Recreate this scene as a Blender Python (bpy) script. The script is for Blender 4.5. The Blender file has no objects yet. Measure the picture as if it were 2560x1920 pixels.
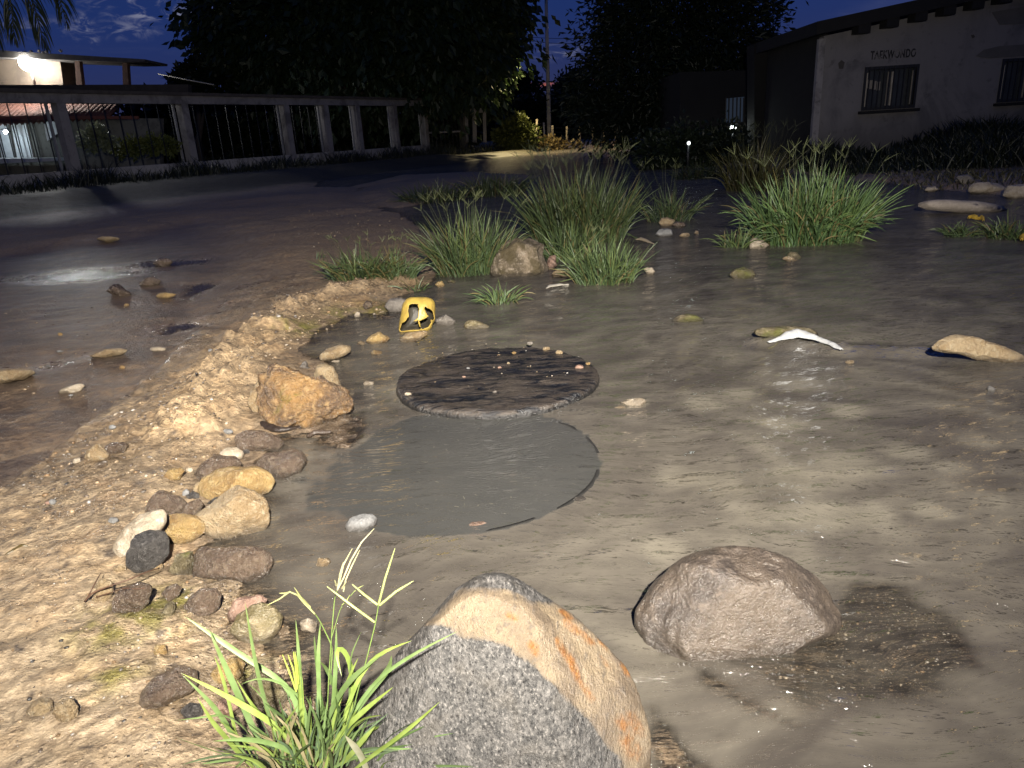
import bpy, bmesh, math, random
import numpy as np
from mathutils import Vector, Matrix

SC = bpy.context.scene
COL = SC.collection
R = math.radians
rng = np.random.default_rng(11)
random.seed(11)

# ------------------------------------------------------------------ camera
F = 1800.0                       # focal length in photo pixels (2560 wide)
PITCH, ROLL, CAMH = R(19.15), R(3.4), 1.0
CAM = np.array([0.0, 0.0, CAMH])
_r0 = np.array([1.0, 0, 0]); _u0 = np.array([0, math.sin(PITCH), math.cos(PITCH)])
FWD = np.array([0, math.cos(PITCH), -math.sin(PITCH)])
RIGHT = _r0 * math.cos(ROLL) - _u0 * math.sin(ROLL)
UP = _u0 * math.cos(ROLL) + _r0 * math.sin(ROLL)
cam_d = bpy.data.cameras.new('camera'); cam = bpy.data.objects.new('camera', cam_d); COL.objects.link(cam)
cam_d.sensor_width = 36.0; cam_d.lens = 36.0 * F / 2560.0
cam_d.clip_start = 0.02; cam_d.clip_end = 2000
cam.matrix_world = Matrix(((RIGHT[0], UP[0], -FWD[0], CAM[0]), (RIGHT[1], UP[1], -FWD[1], CAM[1]),
                           (RIGHT[2], UP[2], -FWD[2], CAM[2]), (0, 0, 0, 1)))
SC.camera = cam

def ray(x, y): return FWD + (x - 1280) / F * RIGHT - (y - 960) / F * UP
def at(x, y, t): return CAM + ray(x, y) * t                       # point at a distance along the view axis
def ground(x, y, z=0.0):
    d = ray(x, y); return CAM + d * ((z - CAMH) / d[2])
def gdepth(x, y, z=0.0): return (z - CAMH) / ray(x, y)[2]
def on_y(x, y, Y):
    d = ray(x, y); return CAM + d * (Y / d[1])
def project(P):
    P = np.atleast_2d(P) - CAM; t = P @ FWD
    return 1280 + F * (P @ RIGHT) / t, 960 - F * (P @ UP) / t

# ------------------------------------------------------------------ sky
SC.view_settings.view_transform = 'Standard'; SC.view_settings.look = 'None'
SC.view_settings.exposure = 0.0; SC.view_settings.gamma = 1.0
try: SC.view_settings.use_curve_mapping = False
except Exception: pass
W = bpy.data.worlds.new('World'); SC.world = W; W.use_nodes = True

class NT:
    """tiny node helper"""
    def __init__(s, nt): s.t = nt; s.n = nt.nodes; s.l = nt.links
    def N(s, typ, ins=None, **kw):
        n = s.n.new(typ)
        for k, v in kw.items(): setattr(n, k, v)
        for k, v in (ins or {}).items():
            sock = n.inputs[k]
            if isinstance(v, bpy.types.NodeSocket): s.l.new(v, sock)
            elif hasattr(v, 'outputs'): s.l.new(v.outputs[0], sock)
            else: sock.default_value = v
        return n
    def math(s, op, a, b=0.0, clamp=False):
        n = s.N('ShaderNodeMath', {0: a, 1: b}, operation=op, use_clamp=clamp); return n.outputs[0]
    def vmath(s, op, a, b=(0, 0, 0)):
        n = s.N('ShaderNodeVectorMath', {0: a, 1: b}, operation=op); return n.outputs['Value'] if op in ('LENGTH', 'DOT_PRODUCT', 'DISTANCE') else n.outputs[0]
    def mix(s, f, a, b, blend='MIX'):
        n = s.n.new('ShaderNodeMix'); n.data_type = 'RGBA'; n.blend_type = blend
        for i, v in ((0, f), (6, a), (7, b)):
            if isinstance(v, bpy.types.NodeSocket): s.l.new(v, n.inputs[i])
            else:
                n.inputs[i].default_value = v if i == 0 else (tuple(v) + (1,))[:4]
        return n.outputs[2]
    def mr(s, v, a, b, c=0.0, d=1.0):
        n = s.N('ShaderNodeMapRange', {0: v, 1: a, 2: b, 3: c, 4: d}, interpolation_type='SMOOTHSTEP'); return n.outputs[0]
    def noise(s, vec, scale, detail=4, rough=.55, dist=0.0):
        n = s.N('ShaderNodeTexNoise', {'Vector': vec, 'Scale': scale, 'Detail': detail, 'Roughness': rough, 'Distortion': dist}); return n.outputs[0]

def build_world():
    w = NT(W.node_tree); w.n.clear()
    tc = w.N('ShaderNodeTexCoord').outputs['Generated']
    sky = w.N('ShaderNodeTexSky', sky_type='NISHITA', sun_disc=False, sun_elevation=R(-5.0), sun_rotation=R(20), altitude=100, air_density=1.0, dust_density=1.0, ozone_density=3.0)
    sep = w.N('ShaderNodeSeparateXYZ', {0: tc})
    z = sep.outputs[2]
    up = w.mr(z, 0.0, 0.16)
    grad = w.mix(up, (.027, .030, .084), (.012, .028, .122))
    col = w.mix(1.0, grad, w.mix(1.0, sky.outputs[0], (.03, .045, .06), 'MULTIPLY'), 'ADD')
    # clouds: thin broken streaks still catching light
    nz = w.noise(w.vmath('MULTIPLY', tc, (1.0, 1.0, 2.6)), 34.0, 7, .64, .8)
    mask = None
    for (x, y, a, b, s) in ((385, 34, .055, .010, 1.0), (400, -25, .075, .028, .9), (210, 76, .016, .020, .9), (320, 74, .042, .012, .55), (80, 72, .06, .014, .4), (300, 12, .05, .012, .35),
                            (1395, 130, .040, .012, .55), (1290, 120, .03, .01, .35), (560, -60, .16, .03, .6), (1500, -150, .22, .05, .5), (900, -260, .3, .05, .5)):
        d = ray(x, y); d = d / np.linalg.norm(d)
        v = w.vmath('SUBTRACT', tc, tuple(d))
        v = w.vmath('MULTIPLY', v, (1 / a, 1 / a, 1 / b))
        m = w.math('MULTIPLY', w.mr(w.vmath('LENGTH', v), 1.25, .1), s)
        mask = m if mask is None else w.math('MAXIMUM', mask, m)
    cl = w.math('MULTIPLY', mask, w.mr(nz, .46, .66))
    wisps = w.math('MULTIPLY', w.mr(w.noise(w.vmath('MULTIPLY', tc, (1, 1, 3.2)), 7.0, 6, .6, .6), .52, .80), .10)
    cl = w.math('MAXIMUM', cl, wisps)
    col = w.mix(cl, col, (.20, .21, .30))
    # last red of the sunset low over the horizon
    d = ray(1280, 216); d = d / np.linalg.norm(d)
    v = w.vmath('MULTIPLY', w.vmath('SUBTRACT', tc, tuple(d)), (1 / .30, 1 / .30, 1 / .0035))
    red = w.math('MULTIPLY', w.mr(w.vmath('LENGTH', v), 1.2, .2), w.mr(nz, .36, .60))
    col = w.mix(red, col, (.36, .10, .07))
    bg = w.N('ShaderNodeBackground', {0: col, 1: 1.0})
    w.l.new(bg.outputs[0], w.N('ShaderNodeOutputWorld').inputs[0])
build_world()

# the photographer's torch, held by the phone a little to its right and above: the light that the photo was taken with
def lamp(name, kind, loc, power, color, size, aim=None, **kw):
    d = bpy.data.lights.new(name, kind); o = bpy.data.objects.new(name, d); COL.objects.link(o)
    d.energy = power; d.color = color; d.shadow_soft_size = size
    for k, v in kw.items(): setattr(d, k, v)
    o.location = loc
    if aim is not None: o.rotation_euler = (Vector(aim) - Vector(loc)).to_track_quat('-Z', 'Y').to_euler()
    return o
lamp('torch_light', 'SPOT', (0.22, -0.85, 1.90), 3500.0, (1.0, .925, .82), .03, aim=(-0.15, 5.0, 1.02), spot_size=R(100), spot_blend=1.0)

# ------------------------------------------------------------------ numpy noise
_perm = np.random.default_rng(5).permutation(512).astype(np.int64)
_perm = np.concatenate([_perm, _perm, _perm])
_g3 = np.random.default_rng(6).normal(size=(512, 3)); _g3 /= np.linalg.norm(_g3, axis=1)[:, None]
def perlin(P):
    P = np.asarray(P, float); i = np.floor(P).astype(np.int64); f = P - i; i &= 511
    u = f * f * f * (f * (f * 6 - 15) + 10)
    out = 0
    for a in (0, 1):
        for b in (0, 1):
            for c in (0, 1):
                h = _perm[_perm[_perm[(i[:, 0] + a) & 511] + ((i[:, 1] + b) & 511)] + ((i[:, 2] + c) & 511)] & 511
                g = _g3[h]
                dot = g[:, 0] * (f[:, 0] - a) + g[:, 1] * (f[:, 1] - b) + g[:, 2] * (f[:, 2] - c)
                out = out + dot * (u[:, 0] if a else 1 - u[:, 0]) * (u[:, 1] if b else 1 - u[:, 1]) * (u[:, 2] if c else 1 - u[:, 2])
    return out * 1.6
def fbm(P, oct=4, gain=.5, ridge=False):
    s = 0; a = 1.0; P = np.array(P, float)
    for o in range(oct):
        n = perlin(P)
        s = s + a * ((1 - 2 * np.abs(n)) if ridge else n); a *= gain; P = P * 2.03 + 17.3
    return s
def n2(x, y, sx, sy=None, oct=4, seed=0.0, gain=.5, ridge=False):
    sy = sy or sx
    return fbm(np.stack([x * sx + seed * 7.1, y * sy + seed * 3.7, np.full_like(x, seed * 1.3 + .37)], 1), oct, gain, ridge)
def sst(x, a, b):
    t = np.clip((x - a) / (b - a), 0, 1); return t * t * (3 - 2 * t)

# ------------------------------------------------------------------ terrain
def gp(pts): return np.array([ground(x, y)[:2] for x, y in pts])
def sdf(poly, X, Y):
    """signed distance, positive inside"""
    n = len(poly); d = np.full(X.shape, 1e9); ins = np.zeros(X.shape, bool)
    for i in range(n):
        a = poly[i]; b = poly[(i + 1) % n]; e = b - a; wx = X - a[0]; wy = Y - a[1]
        t = np.clip((wx * e[0] + wy * e[1]) / (e @ e + 1e-12), 0, 1)
        d = np.minimum(d, (wx - e[0] * t) ** 2 + (wy - e[1] * t) ** 2)
        c = ((a[1] > Y) != (b[1] > Y)) & (X < (b[0] - a[0]) * (Y - a[1]) / (b[1] - a[1] + 1e-12) + a[0])
        ins ^= c
    d = np.sqrt(d); return np.where(ins, d, -d)
def pdist(line, X, Y):
    d = np.full(X.shape, 1e9)
    for a, b in zip(line[:-1], line[1:]):
        e = b - a; wx = X - a[0]; wy = Y - a[1]; t = np.clip((wx * e[0] + wy * e[1]) / (e @ e + 1e-12), 0, 1)
        d = np.minimum(d, (wx - e[0] * t) ** 2 + (wy - e[1] * t) ** 2)
    return np.sqrt(d)

BANK = np.array(list(gp([(900, 2100), (880, 1960), (800, 1780), (700, 1640), (640, 1540), (600, 1450), (520, 1425), (570, 1330), (640, 1240), (650, 1170), (690, 1105),
    (790, 1045), (850, 1015), (850, 960), (830, 900), (740, 880), (780, 840), (900, 790), (985, 790), (1010, 745), (1040, 712), (1100, 690), (1130, 660), (1170, 640),
    (1110, 590), (1040, 560), (1000, 530), (1080, 500), (1240, 470), (1350, 440), (1200, 432), (1000, 440), (860, 470), (780, 470), (820, 440), (1000, 418), (1150, 405)])) +
    [np.array([-4.0, 45.0]), np.array([-60, 60]), np.array([-60, -8]), np.array([0, -8]), np.array([-.1, .2])])
FARBANK = np.array([np.array([22, 44]), np.array([6.0, 44]), np.array([4.6, 26]), np.array([5.2, 17]), np.array([5.6, 12.0])] +
    list(gp([(2080, 450), (2240, 460), (2330, 474), (2480, 486), (2620, 500)])) + [np.array([30, 8]), np.array([80, 8]), np.array([80, 44])])
TRACK = np.array(list(gp([(0, 1265), (130, 1180), (215, 1090), (330, 1010), (395, 945), (450, 885), (510, 838), (590, 848), (640, 815), (545, 802), (572, 760), (605, 710), (634, 655), (600, 600), (480, 560), (250, 610), (0, 640)])) +
    [np.array([-9, 5.0]), np.array([-9, 1.2])])
RIDGE = gp([(1010, 715), (900, 738), (800, 762), (730, 790), (660, 850), (590, 930), (540, 1010), (470, 1090)])
MUDPILE = gp([(770, 1015), (881, 1018), (934, 1071), (925, 1103), (873, 1132), (830, 1135), (760, 1100), (730, 1060)])
GRAVEL = gp([(2080, 1450), (2260, 1462), (2390, 1540), (2440, 1650), (2330, 1740), (2200, 1770), (2000, 1770), (1880, 1690), (1800, 1640), (2000, 1590), (2090, 1540)])
SILT = gp([(1640, 1590), (1740, 1650), (1950, 1770), (2030, 1825), (1970, 1828), (1900, 1800), (1800, 1760), (1720, 1680), (1650, 1640)])
SILT2 = gp([(1600, 1740), (1700, 1800), (1790, 1930), (1900, 2050), (1640, 2050), (1620, 1900)])
REDS = [gp([p])[0] for p in ((2520, 1640), (1990, 1755), (2250, 1870), (2540, 1070), (2100, 990))]
ALGAE = [(gp([p])[0], r) for p, r in (((370, 1560), .11), (290, 1610) and ((290, 1615), .06), ((450, 1520), .05), ((300, 1740), .05), ((880, 790), .16), ((760, 830), .14), ((960, 770), .12), ((620, 1690), .05))]
HOLE_C = ground(1152, 1155)[:2]; HOLE_R = 0.452
STONES_UNDER = [(2130, 1165, .115), (2270, 1130, .07), (2325, 1275, .06), (2465, 1250, .055), (2445, 1102, .075), (1990, 1190, .09), (1830, 1205, .12), (2030, 1290, .10), (1700, 1190, .08),
                (1745, 1010, .085), (1580, 1010, .06), (1590, 1008, .05), (1870, 1290, .09), (2180, 1290, .075), (1660, 1370, .06), (2390, 1170, .06), (1960, 1060, .08), (2120, 1030, .08), (2000, 960, .08), (1850, 985, .08)]
MOUNDS = [(ground(x, y)[:2], r) for x, y, r in STONES_UNDER]
DITCH = gp([(760, 560), (860, 540), (980, 525), (880, 500), (900, 470), (1000, 455)])

PUD = [(ground(x, y)[:2], rx, ry, d) for x, y, rx, ry, d in ((200, 690, .75, .42, .020), (520, 720, .22, .55, .018), (460, 820, .22, .25, .017), (430, 660, .5, .3, .016), (560, 640, .3, .5, .012), (620, 825, .16, .07, .024), (540, 560, .7, .25, .018), (60, 700, .8, .2, .014))]
def puddles(X, Y):
    o = 0
    for c, rx, ry, d in PUD: o = np.maximum(o, d * np.exp(-(((X - c[0]) / rx) ** 2 + ((Y - c[1]) / ry) ** 2)))
    return o
def terrain(X, Y, full=True):
    X = np.asarray(X, float); Y = np.asarray(Y, float)
    wob = .05 * n2(X, Y, 2.2, seed=1, oct=4) * np.clip(.45 + Y * .06, .4, 3.0)
    sb = sdf(BANK, X, Y) + wob; sf = sdf(FARBANK, X, Y) + wob * 2
    s = np.maximum(sb, sf)
    st = sdf(TRACK, X, Y) + .035 * n2(X, Y, 3.5, seed=2, oct=4)
    land = .052 * sst(s, 0, .35) + .03 * sst(s, .3, 3)
    bed = -.022 - .05 * (1 - np.exp(np.minimum(s, 0) / .45))
    z = np.where(s > 0, land - .006 * (1 - sst(s, 0, .05)), -.006 + (bed + .006) * sst(-s, 0, .12))
    # worn wet track on the left, sunk below the piled sand
    tr = sst(st, -.012 - .35 * sst(Y, 3.6, 5.4), .035 + .35 * sst(Y, 3.6, 5.4))
    z = z * (1 - tr) + tr * (.0155 + .010 * n2(X, Y, 1.3, 2.6, seed=3, oct=5) + .004 * n2(X, Y, 7, seed=3.3, oct=3) - puddles(X, Y))
    # low road beyond
    far = sst(Y, 5.2, 7.5) * (sb > 0)
    z = z + far * (1 - tr) * (.012 + .04 * n2(X, Y, .5, seed=4, oct=3)) * sst(sb, .3, 1.2)
    # piled, trampled sand
    rd = pdist(RIDGE, X, Y)
    rg = np.exp(-(rd / .17) ** 2) * (1 - tr)
    z = z + rg * (.034 + .050 * n2(X, Y, 10, seed=5, oct=5, gain=.6) + .024 * n2(X, Y, 4, seed=6, oct=2))
    if full:
        z = z + (s > 0) * (1 - .75 * tr) * (.007 * n2(X, Y, 14, seed=7, oct=4, gain=.6) + .009 * n2(X * .8 + Y * .6, Y * .8 - X * .6, 3, 14, seed=7.5, oct=3) + .007 * np.exp(-((sdf(TRACK, X, Y) + .16) / .3) ** 2) * n2(X, Y, 24, seed=7.7, oct=3))
        z = z + (s <= 0) * (.012 * n2(X, Y, 4.0, 7.0, seed=8, oct=4))
    for c, r in MOUNDS:
        z = z + np.where(s < 0, .034 * np.exp(-(((X - c[0]) ** 2 + (Y - c[1]) ** 2) / (r * r * 1.3))), 0)
    sg = sdf(GRAVEL, X, Y) + .03 * n2(X, Y, 9, seed=9); g = sst(sg, -.06, .03)
    z = z * (1 - g) + g * (-.0075 + .0035 * n2(X, Y, 22, seed=10, oct=3))
    for i, P in enumerate((SILT, SILT2)):
        ss = sdf(P, X, Y) + .02 * n2(X, Y, 16, 16, seed=11 + i); g2 = sst(ss, -.02, .03)
        z = z * (1 - g2) + g2 * (-.003 + .002 * n2(X, Y, 20, seed=13))
    # hole
    dh = np.hypot(X - HOLE_C[0], Y - HOLE_C[1])
    fade = sst(X, HOLE_C[0] - .55, HOLE_C[0] - .12)          # the left rim is buried in mud
    hl = sst(HOLE_R - dh + (.010 + (1 - fade) * .10) * n2(X, Y, 6, seed=14, oct=5, gain=.6), -.006 - (1 - fade) * .10, .012 + (1 - fade) * .15)
    z = z * (1 - hl) + hl * -.5
    sm = sdf(MUDPILE, X, Y) + .04 * n2(X, Y, 12, seed=15); m = sst(sm, -.02, .05)
    z = z * (1 - m) + m * (.002 + .014 * n2(X, Y, 17, seed=16, oct=4, gain=.6))
    dt = pdist(DITCH, X, Y)
    z = z - .06 * np.exp(-(dt / .28) ** 2)
    # ground rises to the verges
    lf = sst(Y * .46 - X * 1.0, 15.2, 17.2) * (X < 2)
    z = z + .25 * lf + .25 * sst(X, 7.6, 10.5) * sst(Y, 9, 12) + .35 * sst(Y, 40, 46)
    return z
def tz(x, y): return float(terrain(np.array([x]), np.array([y]), False)[0])

def grid_mesh(name, xs_u, ys, wfun):
    U, V = np.meshgrid(xs_u, ys); X = U * wfun(V); return X.ravel(), V.ravel(), len(xs_u), len(ys)
def mesh_from(name, co, quads=None, tris=None, smooth=True):
    me = bpy.data.meshes.new(name); co = np.asarray(co, np.float32)
    faces = []; nl = 0; starts = []; tot = []
    parts = []
    if quads is not None and len(quads): parts.append((np.asarray(quads, np.int32), 4))
    if tris is not None and len(tris): parts.append((np.asarray(tris, np.int32), 3))
    me.vertices.add(len(co)); me.vertices.foreach_set('co', co.ravel())
    loops = np.concatenate([p.ravel() for p, k in parts]); tot = np.concatenate([np.full(len(p), k, np.int32) for p, k in parts])
    st = np.concatenate([[0], np.cumsum(tot)[:-1]]).astype(np.int32)
    me.loops.add(len(loops)); me.loops.foreach_set('vertex_index', loops)
    me.polygons.add(len(tot)); me.polygons.foreach_set('loop_start', st)
    try: me.polygons.foreach_set('loop_total', tot)
    except Exception: pass
    me.polygons.foreach_set('use_smooth', np.full(len(tot), smooth, bool))
    me.update(calc_edges=True); me.validate(); return me
def grid_quads(nx, ny):
    i = np.arange((nx - 1) * (ny - 1)); r = i // (nx - 1); c = i % (nx - 1); a = r * nx + c
    return np.stack([a, a + 1, a + nx + 1, a + nx], 1)
def add_attr(me, name, data, kind='FLOAT'):
    a = me.attributes.new(name, kind if kind != 'COL' else 'FLOAT_COLOR', 'POINT')
    if kind == 'COL':
        d = np.ones((len(data), 4), np.float32); d[:, :3] = data; a.data.foreach_set('color', d.ravel())
    else: a.data.foreach_set('value', np.asarray(data, np.float32))
def link(name, me, mat=None, parent=None, loc=None, **props):
    o = bpy.data.objects.new(name, me); COL.objects.link(o)
    if mat is not None: me.materials.append(mat)
    if parent is not None: o.parent = parent
    if loc is not None: o.location = loc
    for k, v in props.items():
        if v is not None: o[k] = v
    return o
def empty(name, loc, label, category, group=None, rotz=0.0):
    o = bpy.data.objects.new(name, None); COL.objects.link(o); o.location = loc; o.rotation_euler = (0, 0, rotz)
    o['label'] = label; o['category'] = category
    if group: o['group'] = group
    return o

# ------------------------------------------------------------------ materials
def newmat(name):
    m = bpy.data.materials.new(name); m.use_nodes = True; m.node_tree.nodes.clear(); return m, NT(m.node_tree)
def finish(m, w, shader):
    w.l.new(shader, w.N('ShaderNodeOutputMaterial').inputs[0]); return m
def pbr(w, col, rough, normal=None, spec=.5, **kw):
    ins = {'Base Color': col, 'Roughness': rough, 'Specular IOR Level': spec}
    if normal is not None: ins['Normal'] = normal
    ins.update(kw)
    for k in ('Base Color',):
        if isinstance(ins[k], tuple): ins[k] = (ins[k] + (1,))[:4]
    return w.N('ShaderNodeBsdfPrincipled', ins).outputs[0]
def bump(w, h, strength, dist, normal=None):
    ins = {'Height': h, 'Strength': strength, 'Distance': dist}
    if normal is not None: ins['Normal'] = normal
    return w.N('ShaderNodeBump', ins).outputs[0]

def plain(name, c, rough=.7, var=.25, scale=8.0, bmp=.3, bdist=.01, spec=.4, c2=None, metallic=0.0):
    m, w = newmat(name); tc = w.N('ShaderNodeTexCoord').outputs['Object']
    n = w.noise(tc, scale, 6, .6); n_f = w.noise(tc, scale * 7, 3, .6)
    c2 = c2 or tuple(x * (1 - var) for x in c)
    col = w.mix(w.mr(n, .35, .65), c, c2)
    col = w.mix(.25, col, w.mix(n_f, tuple(x * .6 for x in c), tuple(min(1, x * 1.35) for x in c)))
    nm = bump(w, w.math('ADD', n, w.math('MULTIPLY', n_f, .4)), bmp, bdist)
    return finish(m, w, pbr(w, col, rough, nm, spec, Metallic=metallic))

def ground_mat():
    m, w = newmat('wet_sandy_ground'); tc = w.N('ShaderNodeTexCoord').outputs['Object']
    col = w.N('ShaderNodeAttribute', attribute_name='tint').outputs['Color']
    wet = w.N('ShaderNodeAttribute', attribute_name='wet').outputs['Fac']
    f1 = w.noise(tc, 160, 5, .7); f2 = w.noise(tc, 38, 5, .65, .3); f3 = w.noise(tc, 9, 4, .6, .5)
    vor = w.N('ShaderNodeTexVoronoi', {'Vector': tc, 'Scale': 95.0, 'Randomness': 1.0})
    vcol = w.N('ShaderNodeSeparateColor', {0: vor.outputs['Color']})
    c = w.mix(w.mr(f2, .3, .72), w.mix(1.0, col, (.55, .52, .50), 'MULTIPLY'), w.mix(1.0, col, (1.35, 1.30, 1.22), 'MULTIPLY'))
    c = w.mix(w.math('MULTIPLY', w.mr(f3, .42, .68), .22), c, w.mix(1.0, c, (1.25, 1.0, .68), 'MULTIPLY'))
    pat = w.mr(w.noise(tc, 2.3, 5, .62, .6), .40, .62)
    # single coarse grains: pale, dark, ochre
    g = w.math('MULTIPLY', w.mr(vor.outputs['Distance'], .34, .22), w.math('ADD', w.math('MULTIPLY', pat, .85), .15))
    pick = vcol.outputs[0]
    c = w.mix(w.math('MULTIPLY', g, w.mr(pick, .80, .86)), c, w.mix(1.0, col, (2.0, 1.9, 1.75), 'MULTIPLY'))
    c = w.mix(w.math('MULTIPLY', g, w.mr(pick, .20, .14)), c, w.mix(1.0, col, (.30, .30, .32), 'MULTIPLY'))
    c = w.mix(w.mr(f1, .62, .75), c, w.mix(1.0, c, (.5, .48, .46), 'MULTIPLY'))
    h = w.math('ADD', w.math('MULTIPLY', f1, .45), w.math('ADD', w.math('MULTIPLY', f2, 1.2), w.math('MULTIPLY', g, .35)))
    nm = bump(w, w.math('MULTIPLY', h, w.math('ADD', w.math('MULTIPLY', pat, .6), .4)), .95, .016)
    rough = w.math('ADD', w.math('MULTIPLY', wet, -.50), w.mr(f2, .3, .7, .66, .84))
    return finish(m, w, pbr(w, c, rough, nm, .5))

def water_mat():
    m, w = newmat('murky_water'); tc = w.N('ShaderNodeTexCoord').outputs['Object']
    depth = w.N('ShaderNodeAttribute', attribute_name='depth').outputs['Fac']
    still = w.N('ShaderNodeAttribute', attribute_name='still').outputs['Fac']
    # murk builds up with depth (Beer's law)
    alpha = w.math('SUBTRACT', 1.0, w.math('POWER', 2.718, w.math('MULTIPLY', depth, -48.0)))
    flow = w.N('ShaderNodeMapping', {'Vector': tc, 'Rotation': (0, 0, R(14)), 'Scale': (1.0, 2.3, 1.0)}).outputs[0]
    warp = w.N('ShaderNodeVectorMath', {0: flow, 1: w.vmath('SCALE', w.N('ShaderNodeTexNoise', {'Vector': tc, 'Scale': 1.3, 'Detail': 2.0}).outputs[1])}, operation='ADD')
    sed = w.N('ShaderNodeAttribute', attribute_name='sed').outputs['Fac']
    sed = w.math('ADD', w.math('MULTIPLY', sed, .72), w.math('ADD', w.math('MULTIPLY', w.noise(warp.outputs[0], 9.0, 4, .55, .6), .22), w.math('MULTIPLY', w.noise(flow, 46.0, 2, .5), .06)))
    deep = w.mr(depth, .11, .25)
    col = w.mix(w.mr(sed, .24, .98), (.066, .058, .050), (.180, .163, .128))
    col = w.mix(deep, col, w.mix(w.mr(sed, .3, .7), (.048, .048, .0445), (.059, .058, .053)))
    alpha = w.math('MULTIPLY', alpha, w.math('ADD', w.mr(sed, .30, .70, .93, 1.0), deep), clamp=True)
    rip = w.noise(warp.outputs[0], 9.0, 4, .55, .2); rip2 = w.noise(flow, 30.0, 3, .5)
    amp = w.math('SUBTRACT', 1.0, w.math('MULTIPLY', still, .55))
    nm = bump(w, w.math('ADD', rip, w.math('MULTIPLY', rip2, .12)), w.math('MULTIPLY', amp, .85), .05)
    dif = w.N('ShaderNodeBsdfDiffuse', {'Color': col}).outputs[0]
    tr = w.N('ShaderNodeBsdfTransparent', {'Color': (.92, .90, .86, 1)}).outputs[0]
    body = w.N('ShaderNodeMixShader', {0: alpha, 1: tr, 2: dif}).outputs[0]
    gl = w.N('ShaderNodeBsdfGlossy', {'Color': (1, 1, 1, 1), 'Roughness': .05, 'Normal': nm}).outputs[0]
    fr = w.N('ShaderNodeFresnel', {'IOR': 1.33, 'Normal': nm}).outputs[0]
    fr = w.math('MULTIPLY', fr, w.mr(depth, .0002, .003))
    return finish(m, w, w.N('ShaderNodeMixShader', {0: fr, 1: body, 2: gl}).outputs[0])

def rock_mat(name, c1, c2, c3, scale=30, rough=.42, bmp=.5, stretch=(1, 1, 1), rot=(0, 0, 0), moss=None, moss_t=(.56, .66), spec=.5, speck=.5, wetcoat=.0, bdist=.012):
    c1, c2, c3 = (tuple(x * .80 for x in c) for c in (c1, c2, c3))
    m, w = newmat(name); tc = w.N('ShaderNodeTexCoord').outputs['Object']
    rnd = w.N('ShaderNodeObjectInfo').outputs['Random']
    off = w.N('ShaderNodeCombineXYZ', {0: w.math('MULTIPLY', rnd, 13.0), 1: w.math('MULTIPLY', rnd, 7.0), 2: rnd}).outputs[0]
    v = w.vmath('ADD', tc, off)
    sv = w.N('ShaderNodeMapping', {'Vector': v, 'Rotation': rot, 'Scale': stretch}).outputs[0]
    md = w.noise(v, scale * .75, 4, .6, .3)
    a = w.noise(v, scale * .28, 5, .6, .4); b = w.noise(sv, scale * 1.6, 6, .68, .2); c = w.noise(sv, scale * 6, 3, .7)
    col = w.mix(w.mr(a, .36, .64), c1, c2)
    col = w.mix(w.mr(b, .50, .68), col, c3)
    col = w.mix(w.math('MULTIPLY', w.mr(c, .56, .68), speck), col, tuple(x * .3 for x in c2))
    col = w.mix(w.math('MULTIPLY', w.mr(c, .42, .30), speck), col, tuple(min(.9, x * 1.55) for x in c1))
    if moss:
        col = w.mix(w.math('MULTIPLY', w.mr(w.noise(v, scale * .2, 5, .65, .6), moss_t[0], moss_t[1]), .85), col, moss)
    pz = w.N('ShaderNodeSeparateXYZ', {0: w.N('ShaderNodeNewGeometry').outputs['Position']}).outputs[2]
    wl = w.mr(w.math('ADD', pz, w.math('MULTIPLY', w.math('SUBTRACT', md, .5), .05)), .030, .010)          # damp, muddy band by the water line
    col = w.mix(w.math('MULTIPLY', wl, .70), col, w.mix(.5, w.mix(1.0, col, (.30, .28, .26), 'MULTIPLY'), (.055, .044, .034)))
    h = w.math('ADD', w.math('ADD', w.math('MULTIPLY', a, .8), w.math('MULTIPLY', md, .8)), w.math('ADD', b, w.math('MULTIPLY', c, .7)))
    nm = bump(w, h, min(1.0, bmp * 1.25), bdist * 1.1)
    rr = w.mr(b, .3, .7, rough - .1, rough + .16)
    return finish(m, w, pbr(w, col, rr, nm, spec, **({'Coat Weight': wetcoat, 'Coat Roughness': .16, 'Coat Normal': nm} if wetcoat else {})))

MAT = {}
MAT['ground'] = ground_mat(); MAT['water'] = water_mat()
MAT['golden'] = rock_mat('golden_rock', (.46, .32, .13), (.30, .185, .075), (.56, .43, .22), 40, .36, .95, wetcoat=.40)
MAT['orange'] = rock_mat('wet_orange_rock', (.40, .24, .10), (.155, .105, .07), (.50, .34, .17), 26, .26, 1.0, moss=(.16, .14, .02), moss_t=(.60, .70), wetcoat=.45, bdist=.02)
MAT['tan'] = rock_mat('tan_rock', (.42, .32, .19), (.30, .21, .11), (.50, .41, .27), 36, .38, .95, wetcoat=.35)
MAT['brown'] = rock_mat('wet_brown_rock', (.155, .112, .08), (.10, .072, .052), (.215, .165, .115), 34, .22, .8, wetcoat=.65)
MAT['dark'] = rock_mat('dark_speckled_rock', (.105, .098, .092), (.055, .052, .05), (.20, .19, .175), 60, .36, .8, speck=.9)
MAT['grey'] = rock_mat('grey_rock', (.24, .215, .185), (.15, .132, .112), (.34, .31, .27), 42, .40, .6, wetcoat=.1)
MAT['pale'] = rock_mat('pale_rock', (.46, .39, .29), (.33, .27, .19), (.54, .48, .39), 36, .46, .5)
MAT['white'] = rock_mat('white_rock', (.30, .30, .295), (.21, .21, .205), (.36, .36, .355), 40, .42, .6, speck=.3)
MAT['pink'] = rock_mat('pinkish_rock', (.36, .23, .17), (.22, .135, .10), (.48, .35, .27), 36, .40, .6)
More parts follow.
